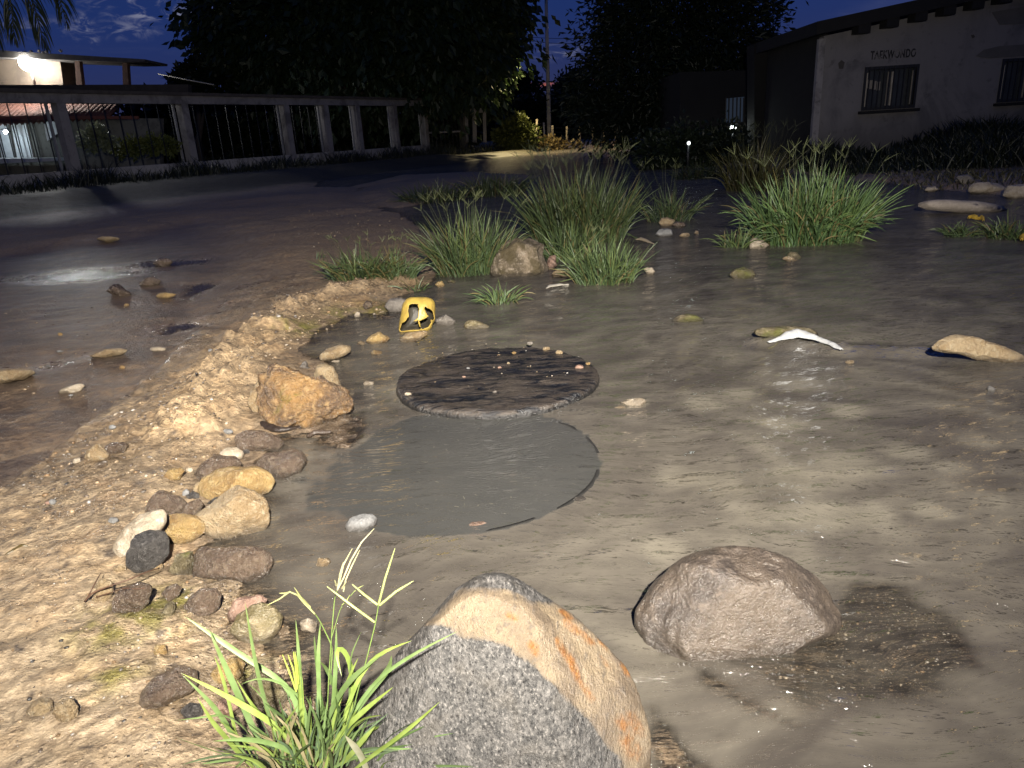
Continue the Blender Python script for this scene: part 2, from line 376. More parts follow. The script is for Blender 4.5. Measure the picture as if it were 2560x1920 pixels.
MAT['mossy'] = rock_mat('mossy_rock', (.20, .165, .09), (.11, .09, .05), (.32, .27, .17), 34, .36, .8, moss=(.10, .105, .022), moss_t=(.46, .60), wetcoat=.15)
MAT['olive'] = rock_mat('olive_banded_rock', (.33, .27, .16), (.15, .125, .06), (.44, .37, .24), 26, .32, .5, stretch=(1, 1, 2.6), rot=(.4, .5, 0), moss=(.09, .08, .02), moss_t=(.55, .66), wetcoat=.25)
MAT['boulder'] = rock_mat('brown_boulder', (.112, .088, .066), (.066, .054, .045), (.148, .118, .092), 26, .30, .55, stretch=(1, 1, 1.3), speck=.55, wetcoat=.5, bdist=.010)
MAT['farboulder'] = rock_mat('weathered_boulder', (.40, .32, .225), (.12, .095, .06), (.50, .42, .32), 20, .55, .9, moss=(.085, .066, .03), moss_t=(.46, .58), bdist=.02)
MAT['slab'] = rock_mat('concrete_slab', (.42, .36, .30), (.34, .29, .235), (.50, .43, .36), 30, .7, .4)

# ------------------------------------------------------------------ ground and water sheets
ys = np.concatenate([np.linspace(-6, .28, 26), .30 * (400 / .30) ** np.linspace(0, 1, 780)])
us = np.sort(np.concatenate([np.linspace(-1.15, 1.15, 440), np.linspace(-5, -1.2, 12), np.linspace(1.2, 5, 12)]))
X, Y, nx, ny = grid_mesh('g', us, ys, lambda v: np.abs(v) + .75)
Z = terrain(X, Y)
def _L2(f, p, q): return p + (q - p) * np.clip(f, 0, 1)[:, None]
def ground_tint(X, Y, Z):
    sb = np.maximum(sdf(BANK, X, Y), sdf(FARBANK, X, Y)) + .04 * n2(X, Y, 3, seed=21)
    st = sdf(TRACK, X, Y) + .03 * n2(X, Y, 4, seed=2)
    a = n2(X, Y, 2.2, seed=22, oct=5, gain=.6); b = n2(X * .85 + Y * .53, Y * .85 - X * .53, 2.5, 11, seed=23, oct=5, gain=.6); c = n2(X, Y, 15, seed=24, oct=4, gain=.65)
    L = lambda f, p, q: p + (np.asarray(q) - p) * np.clip(f, 0, 1)[:, None]
    base = np.zeros((len(X), 3)) + (.225, .178, .118)
    col = L(sst(b, -.3, .4), base, (.185, .142, .096)); col = L(sst(a, .1, .7) * .7, col, (.30, .195, .095)); col = L(sst(c, .05, .7) * .6, col, (.115, .088, .062))
    wet = .5 + .5 * sst(b, -.3, .5)
    # strip of mud by the water
    mud = 1 - sst(sb + .05 * c, .02, .20)
    col = L(mud * .92, col, (.120, .096, .074)); wet = np.maximum(wet, mud)
    # the middle strip between track and stones is greyer, silty
    mid = np.exp(-((sdf(TRACK, X, Y) + .12) / .55) ** 2) * sst(c + a, -.9, .1)
    col = L(mid * .9, col, (.098, .079, .056)); col = L(mid * sst(c, .1, .6) * .6, col, (.17, .134, .09))
    # piled sand
    rd = pdist(RIDGE, X, Y); rg = np.exp(-(rd / .24) ** 2)
    col = L(rg * .9, col, (.200, .150, .092)); wet = wet * (1 - .55 * rg)
    top = sst(Z, .055, .11) * rg; col = L(top, col, (.30, .23, .145)); wet = wet * (1 - .6 * top)
    # wet track
    tr = sst(st, -.02 - .5 * sst(Y, 3.4, 5.2), .05 + .5 * sst(Y, 3.4, 5.2))
    tcol = L(sst(a, -.1, .7), np.zeros((len(X), 3)) + (.094, .071, .050), (.062, .048, .038)); tcol = L(sst(n2(X, Y, 4, 9, seed=25, oct=5), .1, .6) * .8, tcol, (.145, .108, .070)); tcol = L(sst(c, .2, .7) * .5, tcol, (.10, .082, .062))
    col = L(tr, col, tcol); wet = np.where(tr > .5, .55 + .45 * sst(-Z, -.012, -.002), wet)
    # road beyond
    far = sst(Y, 5.0, 6.5) * (sdf(BANK, X, Y) > 0)
    col = L(far * (1 - tr), col, (.175, .132, .085)); wet = wet * (1 - .75 * far * (1 - tr))
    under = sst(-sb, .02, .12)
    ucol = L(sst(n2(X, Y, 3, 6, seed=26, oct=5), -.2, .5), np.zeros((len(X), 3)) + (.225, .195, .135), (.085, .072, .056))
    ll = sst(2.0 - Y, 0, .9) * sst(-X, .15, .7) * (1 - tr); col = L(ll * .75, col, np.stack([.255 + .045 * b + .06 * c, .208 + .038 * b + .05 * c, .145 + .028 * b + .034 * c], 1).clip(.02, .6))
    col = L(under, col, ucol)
    for cc in REDS: col = L(np.exp(-((X - cc[0]) ** 2 + ((Y - cc[1]) * .8) ** 2) / .012) * .8, col, (.24, .085, .06))
    g = sst(sdf(GRAVEL, X, Y) + .03 * n2(X, Y, 9, seed=9), -.06, .04)
    col = L(g, col, (.064, .052, .038)); col = L(g * sst(c, .0, .6), col, (.115, .094, .070))
    for i, P in enumerate((SILT, SILT2)): col = L(sst(sdf(P, X, Y) + .02 * n2(X, Y, 16, seed=11 + i), -.02, .03), col, (.215, .180, .142))
    m = sst(sdf(MUDPILE, X, Y) + .04 * n2(X, Y, 12, seed=15), -.02, .05)
    col = L(m, col, (.130, .104, .080)); col = L(m * sst(n2(X, Y, 20, seed=27), 0, .5), col, (.065, .053, .043))
    for p, r in ALGAE:
        k = np.exp(-((X - p[0]) ** 2 + (Y - p[1]) ** 2) / r ** 2) * sst(n2(X, Y, 18, seed=28, oct=4), -.45, .3)
        col = L(k * .85, col, (.105, .105, .020)); wet = np.maximum(wet, k)
    dk = sst(n2(X, Y, 26, seed=29, oct=2), .62, .75) * (1 - under) * (1 - tr) * (Y < 3.2)
    col = L(dk * .85, col, (.035, .032, .032))
    vg = np.maximum(sst(Y * .46 - X, 14.0, 15.5) * (X < 2), sst(X, 7.0, 9) * sst(Y, 9, 11))
    col = L(vg, col, (.05, .045, .025)); wet = wet * (1 - vg * .8)
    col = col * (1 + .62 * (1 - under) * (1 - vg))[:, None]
    return np.clip(col, .01, .8), np.clip(wet, 0, 1)
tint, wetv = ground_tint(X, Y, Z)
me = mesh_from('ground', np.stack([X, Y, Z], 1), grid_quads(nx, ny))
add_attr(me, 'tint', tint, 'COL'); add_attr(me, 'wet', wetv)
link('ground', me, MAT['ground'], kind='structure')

yw = np.concatenate([np.linspace(-4, .28, 14), .30 * (43 / .30) ** np.linspace(0, 1, 400)])
uw = np.linspace(-1.2, 1.25, 340)
XW, YW, nxw, nyw = grid_mesh('w', uw, yw, lambda v: np.abs(v) + .75)
TW = terrain(XW, YW)
stillw = sst(sdf(BANK, XW, YW), -.10, .10)
holew = sst(HOLE_R + .02 - np.hypot(XW - HOLE_C[0], YW - HOLE_C[1]), -.03, .05)
stillw = np.maximum(stillw, .8 * holew)
near = sst(7.0 - YW, 0, 3)
ZW = (1 - stillw) * near * (.0035 * n2(XW, YW, 5, 14, seed=31, oct=3) + .0022 * n2(XW, YW, 17, 26, seed=32, oct=2))
# little fall over the stones on the right
fl = gp([(1890, 850), (2080, 868), (2330, 875)]); fd = pdist(fl, XW, YW)
ZW = ZW + .016 * np.exp(-(fd / .06) ** 2) * (1 + .8 * n2(XW, YW, 16, seed=33)) - .010 * np.exp(-((fd - .10) / .06) ** 2)
me = mesh_from('water', np.stack([XW, YW, ZW], 1), grid_quads(nxw, nyw))
add_attr(me, 'depth', np.maximum(0, ZW - TW))
rh = np.hypot(XW - HOLE_C[0], YW - HOLE_C[1]); ah = np.arctan2(YW - HOLE_C[1], XW - HOLE_C[0]); wx = .35 * n2(XW, YW, 1.1, seed=35, oct=2); wy = .35 * n2(XW, YW, 1.1, seed=36, oct=2)
sw = (.55 * n2(rh + .22 * wx, ah + wy, 4.5, 1.6, seed=37, oct=5, gain=.62)); fl_ = n2(XW + wx, YW + wy + .24 * XW, 3.6, 5.6, seed=38, oct=5, gain=.6) + .5 * n2(XW + wx, YW + wy, 5.5, 8.5, seed=39, oct=4)
k_ = sst(.95 - rh, 0, .5) * sst(XW - HOLE_C[0], -.3, .2); sedv = .46 + .25 * (sw * k_ + fl_ * (1 - k_))
for i_, (c, r) in enumerate(MOUNDS): sedv = sedv + (.55 if i_ % 3 else .40) * np.exp(-((((XW - c[0]) / (r * .85)) ** 2 + ((YW - c[1]) / (r * .8)) ** 2) ** 1.6)) * (1 + .4 * n2(XW, YW, 13, seed=40 + i_ % 5, oct=2))
sedv = sedv - .14 * sst(n2(XW + wx, YW + wy, 2.2, 3.4, seed=47, oct=4), .15, .8) * sst(YW, 1.9, 3.0)
cz = ground(1950, 1180)[:2]; sedv = sedv + .10 * np.exp(-(((XW - cz[0]) / .95) ** 2 + ((YW - cz[1]) / .55) ** 2)) + .16 * sst(YW, 2.3, 3.6)
add_attr(me, 'sed', sedv); add_attr(me, 'still', stillw)
link('water', me, MAT['water'], kind='structure')

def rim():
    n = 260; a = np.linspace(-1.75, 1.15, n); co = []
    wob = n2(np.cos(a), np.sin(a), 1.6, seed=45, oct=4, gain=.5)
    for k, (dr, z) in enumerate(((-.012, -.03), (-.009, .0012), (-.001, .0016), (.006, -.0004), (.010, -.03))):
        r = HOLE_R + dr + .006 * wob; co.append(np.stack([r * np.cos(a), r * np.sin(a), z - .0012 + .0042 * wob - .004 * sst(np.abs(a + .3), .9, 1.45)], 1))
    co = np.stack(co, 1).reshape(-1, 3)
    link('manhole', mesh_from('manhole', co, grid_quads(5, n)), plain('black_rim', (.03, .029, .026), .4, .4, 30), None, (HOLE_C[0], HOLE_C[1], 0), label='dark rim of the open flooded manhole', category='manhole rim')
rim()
# ------------------------------------------------------------------ stones
_ico = {}
def ico(sub):
    if sub not in _ico:
        bm = bmesh.new(); bmesh.ops.create_icosphere(bm, subdivisions=sub, radius=1.0)
        bm.verts.ensure_lookup_table()
        v = np.array([x.co[:] for x in bm.verts]); f = np.array([[y.index for y in x.verts] for x in bm.faces]); bm.free(); _ico[sub] = (v, f)
    return _ico[sub]
_seed = [100]
def rock(name, label, poly, mat, depth=.85, planes=(), zb=None, sub=4, facets=7, rough=.035, group=None, ext=.35, box=.0, back=.22, category='rock', on=None, tlift=0.0, attr=None, freq=1.0):
    """a stone whose visible outline is `poly` (photo pixels), standing where its lowest outline point meets the ground"""
    _seed[0] += 1; rg = np.random.default_rng(_seed[0]); sd = _seed[0] * .73
    P = np.array(poly, float)
    # rotate into the camera roll so that 'down' is world down
    c = (P.min(0) + P.max(0)) / 2
    low = P[np.argmax(P[:, 1])]; low = np.array([c[0], low[1]])
    z = 0.0
    if zb is None:
        for _ in range(3): g = ground(low[0], low[1], z); z = max(0.0, tz(g[0], g[1]))
    else: z = zb
    tb = gdepth(low[0], low[1], z)
    # radial outline
    th = np.linspace(-math.pi, math.pi, 129)
    rad = np.zeros(129); n = len(P)
    for k, a in enumerate(th):
        d = np.array([math.cos(a), -math.sin(a)]); best = 0
        for i in range(n):
            p = P[i] - c; q = P[(i + 1) % n] - c; e = q - p; den = d[0] * e[1] - d[1] * e[0]
            if abs(den) < 1e-9: continue
            t = (p[0] * e[1] - p[1] * e[0]) / den; u = (p[0] * d[1] - p[1] * d[0]) / den
            if t > 0 and -1e-6 <= u <= 1 + 1e-6: best = max(best, t)
        rad[k] = best
    if sub >= 3:
        kk = np.array([1, 2, 3, 2, 1]) / 9; rp = np.concatenate([rad[-5:-1], rad, rad[1:5]]); rad = np.convolve(rp, kk, 'same')[4:-4]
    rmean_px = rad.mean()
    tc_ = tb + back * depth * rmean_px * tb / F + tlift
    Rd = depth * rmean_px * tc_ / F
    C = at(c[0], c[1], tc_)
    v, f = ico(sub)
    if box: v = np.sign(v) * np.abs(v) ** (1 - box); v = v / np.maximum(1e-9, np.abs(v).max(1))[:, None] ** .0
    nrm = np.linalg.norm(v[:, :2], axis=1)
    ang = np.arctan2(v[:, 1], v[:, 0])
    r = np.interp(ang, th, rad) * (1 + ext * np.clip(-np.sin(ang), 0, 1))
    w = v.copy()
    for _ in range(facets):                                   # worn flat faces, mostly on the sides one sees
        d = rg.normal(size=3) * (.8, .8, .55) + (0, .35, -.75); d /= np.linalg.norm(d)
        k = w @ d; lim = rg.uniform(.72, .92); over = np.clip(k - lim, 0, None)
        w = w - (over * .85)[:, None] * d
    for d, lim, hard in planes:
        d = np.array(d, float); d /= np.linalg.norm(d); over = np.clip(w @ d - lim, 0, None); w = w - (over * hard)[:, None] * d
    nn = fbm(v * 1.6 * freq + sd, 3) * .9; n1 = fbm(v * 4.0 * freq + sd, 4, .55)
    disp = 1 + rough * (1.5 * nn + n1)
    sx = r * tc_ / F
    co = C + (w[:, 0] * sx * disp)[:, None] * RIGHT + (w[:, 1] * sx * disp)[:, None] * UP + (w[:, 2] * Rd * disp)[:, None] * FWD
    me = mesh_from(name, co - C, tris=f[:, ::-1])
    if attr: attr(me, co, v)
    o = link(name, me, MAT[mat] if isinstance(mat, str) else mat, loc=tuple(C), label=label, category=category, group=group)
    return o
def crop(pts, x0, y0, k=900 / 2212): return [(x0 + x * k, y0 + y * k) for x, y in pts]
A = lambda *p: crop(p, 0, 900)
B = lambda *p: crop(p, 800, 900)
D = lambda *p: crop(p, 0, 1400)
M5 = lambda *p: crop(p, 800, 400)
M6 = lambda *p: crop(p, 1660, 400)
M4 = lambda *p: crop(p, 0, 400)
def ell(x, y, a, b, n=14, rot=0.0, j=.10, seed=0):
    q = np.random.default_rng(int(x * 7 + y * 3 + seed)); out = []
    for i in range(n):
        t = 2 * math.pi * i / n; k = 1 + q.uniform(-j, j); u, v = a * k * math.cos(t), b * k * math.sin(t)
        out.append((x + u * math.cos(rot) - v * math.sin(rot), y + u * math.sin(rot) + v * math.cos(rot)))
    return out
GB = 'stones lined along the muddy bank'; GS = 'stones lying in the stream'; GR = 'boulders in the stream'

# --- the two hero boulders
CREAM = np.array([(1040, 1560), (1085, 1535), (1140, 1482), (1210, 1464), (1290, 1482), (1322, 1504), (1390, 1508), (1450, 1545), (1560, 1630), (1660, 1740), (1680, 1990), (1590, 1990), (1545, 1900),
                  (1500, 1840), (1440, 1780), (1390, 1722), (1330, 1660), (1260, 1618), (1200, 1606), (1150, 1590), (1100, 1566)], float)
def band_attr(me, co, v):
    px_, py_ = project(co)
    jig = 14 * fbm(co * 16, 4, .6); s = sdf(CREAM, px_ + jig, py_ + 10 * fbm(co * 16 + 9, 4, .6))
    front = sst(-v[:, 2], -.35, .0)
    add_attr(me, 'band', sst(s, -11, 11) * front)
    st = np.zeros(len(co))
    for a, b, wd in (((1395, 1602), (1470, 1740), 9), ((1420, 1560), (1445, 1580), 11), ((1545, 1800), (1560, 1815), 13), ((1575, 1790), (1600, 1830), 15), ((1570, 1850), (1585, 1880), 22), ((1500, 1600), (1512, 1615), 9),
                     ((1400, 1525), (1425, 1545), 7), ((1270, 1540), (1285, 1545), 8), ((1325, 1610), (1335, 1625), 12), ((1460, 1590), (1470, 1600), 9), ((1560, 1660), (1580, 1690), 8), ((1500, 1640), (1520, 1670), 5)):
        st = np.maximum(st, 1 - sst(pdist(np.array([a, b], float), px_ + jig * .7, py_ + jig * .5) / wd, .5, 1.35))
    add_attr(me, 'stain', st)
def hero_mat():
    m, w = newmat('banded_gneiss'); tc = w.N('ShaderNodeTexCoord').outputs['Object']
    band = w.N('ShaderNodeAttribute', attribute_name='band').outputs['Fac']; stain = w.N('ShaderNodeAttribute', attribute_name='stain').outputs['Fac']
    rt = w.N('ShaderNodeMapping', {'Vector': tc, 'Rotation': (R(-38), R(6), R(8)), 'Scale': (1.25, .34, 1.25)}).outputs[0]
    g1 = w.noise(rt, 60, 6, .72, .15); g2 = w.noise(rt, 190, 4, .7); g3 = w.noise(tc, 16, 5, .6, .5); g4 = w.noise(rt, 330, 2, .6)
    grey = w.mix(w.mr(g1, .42, .58), (.112, .107, .101), (.056, .055, .053)); grey = w.mix(w.mr(g2, .54, .66), grey, (.21, .198, .183)); grey = w.mix(w.mr(g2, .47, .36), grey, (.022, .0215, .0215))
    grey = w.mix(w.math('MULTIPLY', w.mr(g3, .50, .7), .35), grey, (.115, .102, .084))
    cream = w.mix(w.mr(g3, .38, .64), (.205, .160, .105), (.140, .108, .075)); cream = w.mix(w.math('MULTIPLY', w.mr(g1, .52, .66), .7), cream, (.095, .08, .065)); cream = w.mix(w.mr(g2, .60, .70), cream, (.05, .042, .034))
    cream = w.mix(w.math('MULTIPLY', stain, w.mr(w.math('ADD', g1, w.math('MULTIPLY', g3, .6)), .62, .95, .15, .95)), cream, w.mix(w.mr(g2, .4, .62), (.25, .115, .030), (.165, .062, .014)))
    col = w.mix(w.math('MULTIPLY', band, w.mr(w.math('ADD', band, w.math('MULTIPLY', w.math('SUBTRACT', g2, .5), 1.4)), .25, .55)), grey, cream)
    h = w.math('ADD', w.math('ADD', g1, w.math('MULTIPLY', g2, .5)), w.math('ADD', w.math('MULTIPLY', g4, .25), w.math('MULTIPLY', g3, .8)))
    nm = bump(w, h, .85, .009)
    return finish(m, w, pbr(w, col, w.mr(g2, .35, .65, .30, .50), nm, .5))
rock('banded_boulder', 'large grey boulder with a cream band and orange streaks in the foreground', [(880, 2010), (905, 1800), (930, 1722), (1000, 1626), (1085, 1536), (1150, 1468), (1215, 1440), (1290, 1450), (1345, 1484), (1400, 1522),
     (1465, 1572), (1535, 1640), (1580, 1690), (1606, 1750), (1612, 1830), (1606, 1920), (1600, 2010), (1400, 2090), (1100, 2090)], hero_mat(), depth=.80, sub=6, facets=0, planes=(((-.25, .35, -.9), .66, .9), ((.75, .35, -.55), .80, .8), ((-.8, .3, -.5), .82, .7)), rough=.018, ext=.12, back=.42, zb=.0, attr=band_attr, group=GR, freq=.8)
rock('brown_boulder', 'large smooth brown boulder standing in the murky water on the right', [(1603, 1528), (1612, 1490), (1640, 1456), (1701, 1406), (1745, 1384), (1800, 1371), (1898, 1371), (1945, 1384), (1990, 1406), (2035, 1438), (2065, 1466), (2084, 1505),
     (2084, 1540), (2060, 1560), (1944, 1592), (1840, 1624), (1747, 1636), (1700, 1622), (1655, 1592), (1618, 1560)], 'boulder', depth=.85, back=.62, sub=6, facets=0, planes=(((.05, -.15, -1), .74, .8), ((.1, .9, -.45), .82, .75), ((-.85, .1, -.5), .84, .75), ((.8, .25, -.4), .86, .7)), rough=.020, ext=.55, zb=0.0, group=GR)

# --- stones along the left bank
rock('wet_rock', 'large lumpy wet orange rock beside the manhole pool', A((1588, 200), (1595, 120), (1640, 50), (1720, 28), (1800, 42), (1900, 78), (1990, 125), (2085, 165), (2140, 225), (2155, 265), (2060, 325), (1900, 360), (1760, 405), (1700, 392), (1640, 330), (1600, 270)), 'orange', sub=5, facets=9, rough=.085, group=GB, zb=.004, freq=1.3)
rock('back_rock', 'dull rounded rock leaning behind the large wet orange rock', A((1930, 90), (1950, 30), (1990, 8), (2040, 30), (2075, 90), (2090, 170), (2060, 230), (1960, 200)), 'tan', group=GB, tlift=.10, zb=0.0)
rock('pointed_rock', 'small pointed rock behind the left shoulder of the large wet orange rock', A((1810, 60), (1850, 20), (1880, -5), (1895, 40), (1950, 50), (1940, 120), (1830, 120)), 'grey', group=GB, tlift=.14, facets=10, zb=0.0)
rock('side_rock', 'mud coloured rock tucked against the left side of the large wet orange rock', A((1535, 260), (1540, 190), (1590, 110), (1640, 120), (1650, 300), (1590, 320)), 'tan', group=GB)
rock('flat_rock', 'flat dark rock with a tan corner just below the large wet orange rock', A((1440, 490), (1455, 455), (1520, 428), (1600, 432), (1690, 465), (1745, 500), (1715, 545), (1600, 560), (1500, 555)), 'brown', depth=1.1, group=GB, facets=10)
rock('submerged_rock', 'broad brown rock mostly under water between the bank stones and the pool', A((1570, 660), (1600, 600), (1650, 560), (1780, 540), (1890, 568), (1915, 615), (1850, 690), (1740, 730), (1620, 720)), 'brown', depth=1.2, group=GS, zb=-.012, ext=.1)
rock('pale_stone', 'cream rounded stone above the golden rock', A((1345, 575), (1385, 538), (1450, 533), (1497, 568), (1480, 602), (1420, 608)), 'pale', group=GB)
rock('wet_stone', 'wet brown stone half buried in sand behind the golden rock', A((1185, 700), (1235, 630), (1320, 582), (1440, 588), (1490, 640), (1400, 720), (1260, 745)), 'brown', depth=1.1, group=GB)
rock('golden_rock', 'long golden yellow rock with a flat top at the water edge', A((1220, 810), (1245, 730), (1335, 662), (1450, 638), (1570, 652), (1650, 690), (1690, 745), (1640, 810), (1500, 850), (1300, 862), (1230, 850)), 'golden', group=GB, sub=4, facets=9, zb=.0)
rock('tan_rock', 'largest tan rock of the bank stones just below the golden rock', A((1200, 955), (1290, 888), (1380, 800), (1470, 772), (1565, 790), (1640, 858), (1670, 920), (1650, 985), (1560, 1050), (1440, 1068), (1330, 1055), (1250, 1010)), 'tan', group=GB, sub=5, facets=8, zb=.0)
rock('brown_rock', 'brown rounded rock left of the largest tan rock', A((905, 925), (920, 850), (965, 798), (1020, 795), (1090, 835), (1150, 880), (1100, 935), (1000, 950)), 'brown', group=GB)
rock('small_rock', 'small dark brown rock wedged between the brown and the largest tan rock', A((1088, 935), (1140, 880), (1225, 850), (1252, 890), (1205, 945), (1130, 955)), 'brown', group=GB)
rock('dark_stone', 'small black stone in the gap below the golden rock', A((1270, 880), (1320, 842), (1370, 842), (1350, 890)), 'dark', group=GB, sub=3)
rock('dark_stone', 'dark grey stone touching the left tip of the golden rock', A((1140, 830), (1180, 805), (1225, 815), (1220, 850), (1165, 855)), 'dark', group=GB, sub=3)
rock('white_pebble', 'white pebble just left of the golden rock', A((1120, 810), (1145, 790), (1165, 805), (1155, 830), (1125, 830)), 'white', group=GB, sub=3)
rock('tan_stone', 'small tan stone above the left tip of the golden rock', A((1185, 790), (1200, 750), (1235, 745), (1245, 780), (1215, 815)), 'tan', group=GB, sub=3)
rock('pale_rock', 'pale tan rock with a whitish face behind the dark speckled stone', A((722, 1150), (735, 1090), (775, 1020), (840, 958), (930, 922), (1010, 918), (1022, 1000), (960, 1080), (840, 1160), (770, 1205)), 'pale', group=GB, sub=4, facets=6)
rock('orange_rock', 'orange brown rock with a dark shaded right end beside the pale tan rock', A((985, 1045), (1000, 965), (1085, 942), (1210, 960), (1255, 1008), (1250, 1060), (1180, 1095), (1110, 1118), (1040, 1075)), 'golden', group=GB)
rock('speckled_rock', 'dark grey speckled stone in front of the pale tan rock', A((768, 1170), (810, 1090), (900, 1045), (1010, 1050), (1042, 1110), (1020, 1190), (960, 1240), (870, 1275), (790, 1245)), 'dark', group=GB, facets=9, tlift=-.02)
rock('long_rock', 'long wet brown rock lying along the water below the tan rocks', A((1172, 1260), (1185, 1175), (1260, 1142), (1340, 1155), (1420, 1150), (1540, 1142), (1630, 1168), (1670, 1235), (1625, 1310), (1530, 1350), (1400, 1330), (1280, 1325), (1180, 1335)), 'brown', group=GB, sub=5, facets=5, depth=.7)
rock('mossy_rock', 'greenish square block at the left end of the long wet brown rock', A((1048, 1265), (1085, 1195), (1170, 1178), (1185, 1240), (1180, 1315), (1060, 1310)), 'mossy', group=GB, box=.2)
rock('grey_rock', 'flat topped grey brown rock on the sand, crossed by a dry twig', D((692, 235), (730, 160), (830, 136), (912, 150), (934, 192), (900, 262), (800, 328), (720, 315)), 'brown', group=GB, facets=10)
rock('small_rock', 'small reddish brown stone between two larger rocks on the green sand', D((990, 210), (1015, 168), (1080, 145), (1118, 172), (1095, 215), (1035, 250)), 'brown', group=GB)
rock('round_rock', 'round wet rock with a pale groove left of the green mottled rock', D((1138, 280), (1160, 212), (1240, 170), (1325, 175), (1357, 222), (1340, 285), (1240, 338), (1165, 325)), 'brown', group=GB)
rock('mottled_rock', 'mottled green and cream rock standing in wet mud behind the foreground grass', D((1428, 430), (1450, 345), (1520, 282), (1600, 265), (1690, 298), (1738, 360), (1700, 432), (1620, 492), (1480, 480)), 'olive', group=GB, sub=4)
rock('pinkish_rock', 'pinkish broken stone behind the mottled green and cream rock', D((1408, 330), (1430, 250), (1500, 218), (1600, 215), (1650, 250), (1560, 320), (1430, 370)), 'pink', group=GB, facets=10)
rock('tan_stone', 'cream stone alone on the dark mud right of the mottled rock', D((1838, 380), (1890, 356), (1952, 388), (1925, 438), (1860, 425)), 'pale', group=GB)
rock('orange_stone', 'knobbly orange stone half hidden behind the grass blades', D((1298, 690), (1350, 640), (1400, 605), (1475, 594), (1508, 640), (1480, 705), (1400, 745), (1320, 730)), 'golden', group=GB)
rock('embedded_rock', 'flat dark rock slab sunk level with the sand', D((870, 850), (900, 770), (950, 715), (1080, 663), (1190, 695), (1195, 800), (1020, 885), (920, 890)), 'brown', depth=1.5, group=GB, ext=.0, back=.3)
rock('grey_stone', 'small dark grey stone left of the grass near the bottom', D((1108, 920), (1160, 878), (1240, 888), (1240, 950), (1150, 968)), 'dark', group=GB)
rock('mottled_rock', 'wet mottled rock hidden in the middle of the foreground grass', D((1470, 770), (1550, 702), (1700, 698), (1785, 800), (1710, 895), (1540, 865)), 'mossy', group=GB)
rock('reddish_stone', 'pale pink stone among the lower grass blades', D((1320, 900), (1360, 855), (1440, 862), (1470, 905), (1400, 940)), 'pink', group=GB)
rock('reddish_stone', 'dark red stone under the grass next to the big banded boulder', D((2250, 1180), (2300, 1130), (2360, 1160), (2360, 1240), (2290, 1260)), 'pink', group=GB)
rock('upright_stone', 'tall tan stone standing in the sand left of the twig', D((580, 240), (590, 160), (625, 112), (680, 130), (692, 190), (650, 250)), 'tan', group=GB)
rock('mossy_stone', 'greenish flat stone on the algae below the small reddish stone', D((1000, 330), (1015, 270), (1060, 250), (1080, 290), (1050, 345)), 'mossy', group=GB, sub=3)
rock('tan_stone', 'small square yellow stone on the sand left of the grass', D((938, 560), (950, 525), (1010, 522), (1025, 570), (980, 592)), 'golden', group=GB, sub=3, box=.2)
rock('lump', 'rounded sand crusted stone in the lower left corner', D((325, 930), (350, 870), (420, 850), (475, 900), (460, 970), (380, 990)), 'tan', group=GB, rough=.06)
rock('lump', 'wide sand crusted stone left of the rounded one near the lower left corner', D((170, 930), (200, 870), (260, 850), (320, 880), (310, 930), (230, 950)), 'tan', group=GB, rough=.06, depth=1.2)
rock('grey_rock', 'dark rock peeping out of the gravel upper left of the bank stones', A((640, 540), (680, 505), (750, 500), (790, 520), (760, 560), (670, 575)), 'brown', group=GB, depth=1.2)
rock('tan_rock', 'orange tinted flat rock at the left end of the gravel', A((525, 600), (545, 545), (600, 510), (650, 560), (665, 590), (590, 620)), 'tan', group=GB)
rock('pale_stone', 'pale round stone at the edge of the dark wet track', A((440, 620), (455, 600), (490, 600), (500, 630), (465, 640)), 'pale', group=GB, sub=3)
rock('orange_stone', 'orange flat stone in the gravel left of the golden rock', A((1012, 710), (1040, 670), (1110, 655), (1145, 690), (1100, 725), (1040, 735)), 'golden', group=GB, depth=1.2)
for lab, p, mt in (('white oval pebble on the wet gravel above the flat dark rock', (570, 1078, 13, 6), 'white'), ('white pebble at the upper edge of the gravel strip', (281, 1067, 9, 5), 'white'), ('tan oval pebble in the gravel right of the white ones', (365, 1071, 11, 6), 'tan'),
                   ('white pebble left of the pale tan rock', (283, 1300, 12, 7), 'white'), ('pink and white pebble far left on the gravel', (131, 1254, 9, 6), 'white'), ('brick red pebble touching a pink and white one', (119, 1257, 6, 5), 'pink'),
                   ('grey pebble lying close to the cream stone', (614, 1130, 10, 6), 'dark'), ('cream pebble between wet stone and golden rock', (474, 1174, 9, 6), 'pale'), ('tan pebble just below the pale tan rock', (300, 1420, 16, 9), 'tan'),
                   ('tan knob of stone under the dark speckled stone', (385, 1415, 22, 12), 'tan'), ('yellow pebble by the tall tan stone', (258, 1498, 9, 7), 'tan'), ('light grey pebble on the lower left sand', (335, 1678, 5, 4), 'white'),
                   ('cream pebble in the lower left sand beside a black crumb', (277, 1795, 6, 5), 'pale'), ('red fleck of stone on the gravel above the flat dark rock', (536, 965, 4, 4), 'pink')):
    rock('pebble', lab, ell(*p), mt, sub=3, group='pebbles scattered on the wet sand', category='pebble', facets=3)
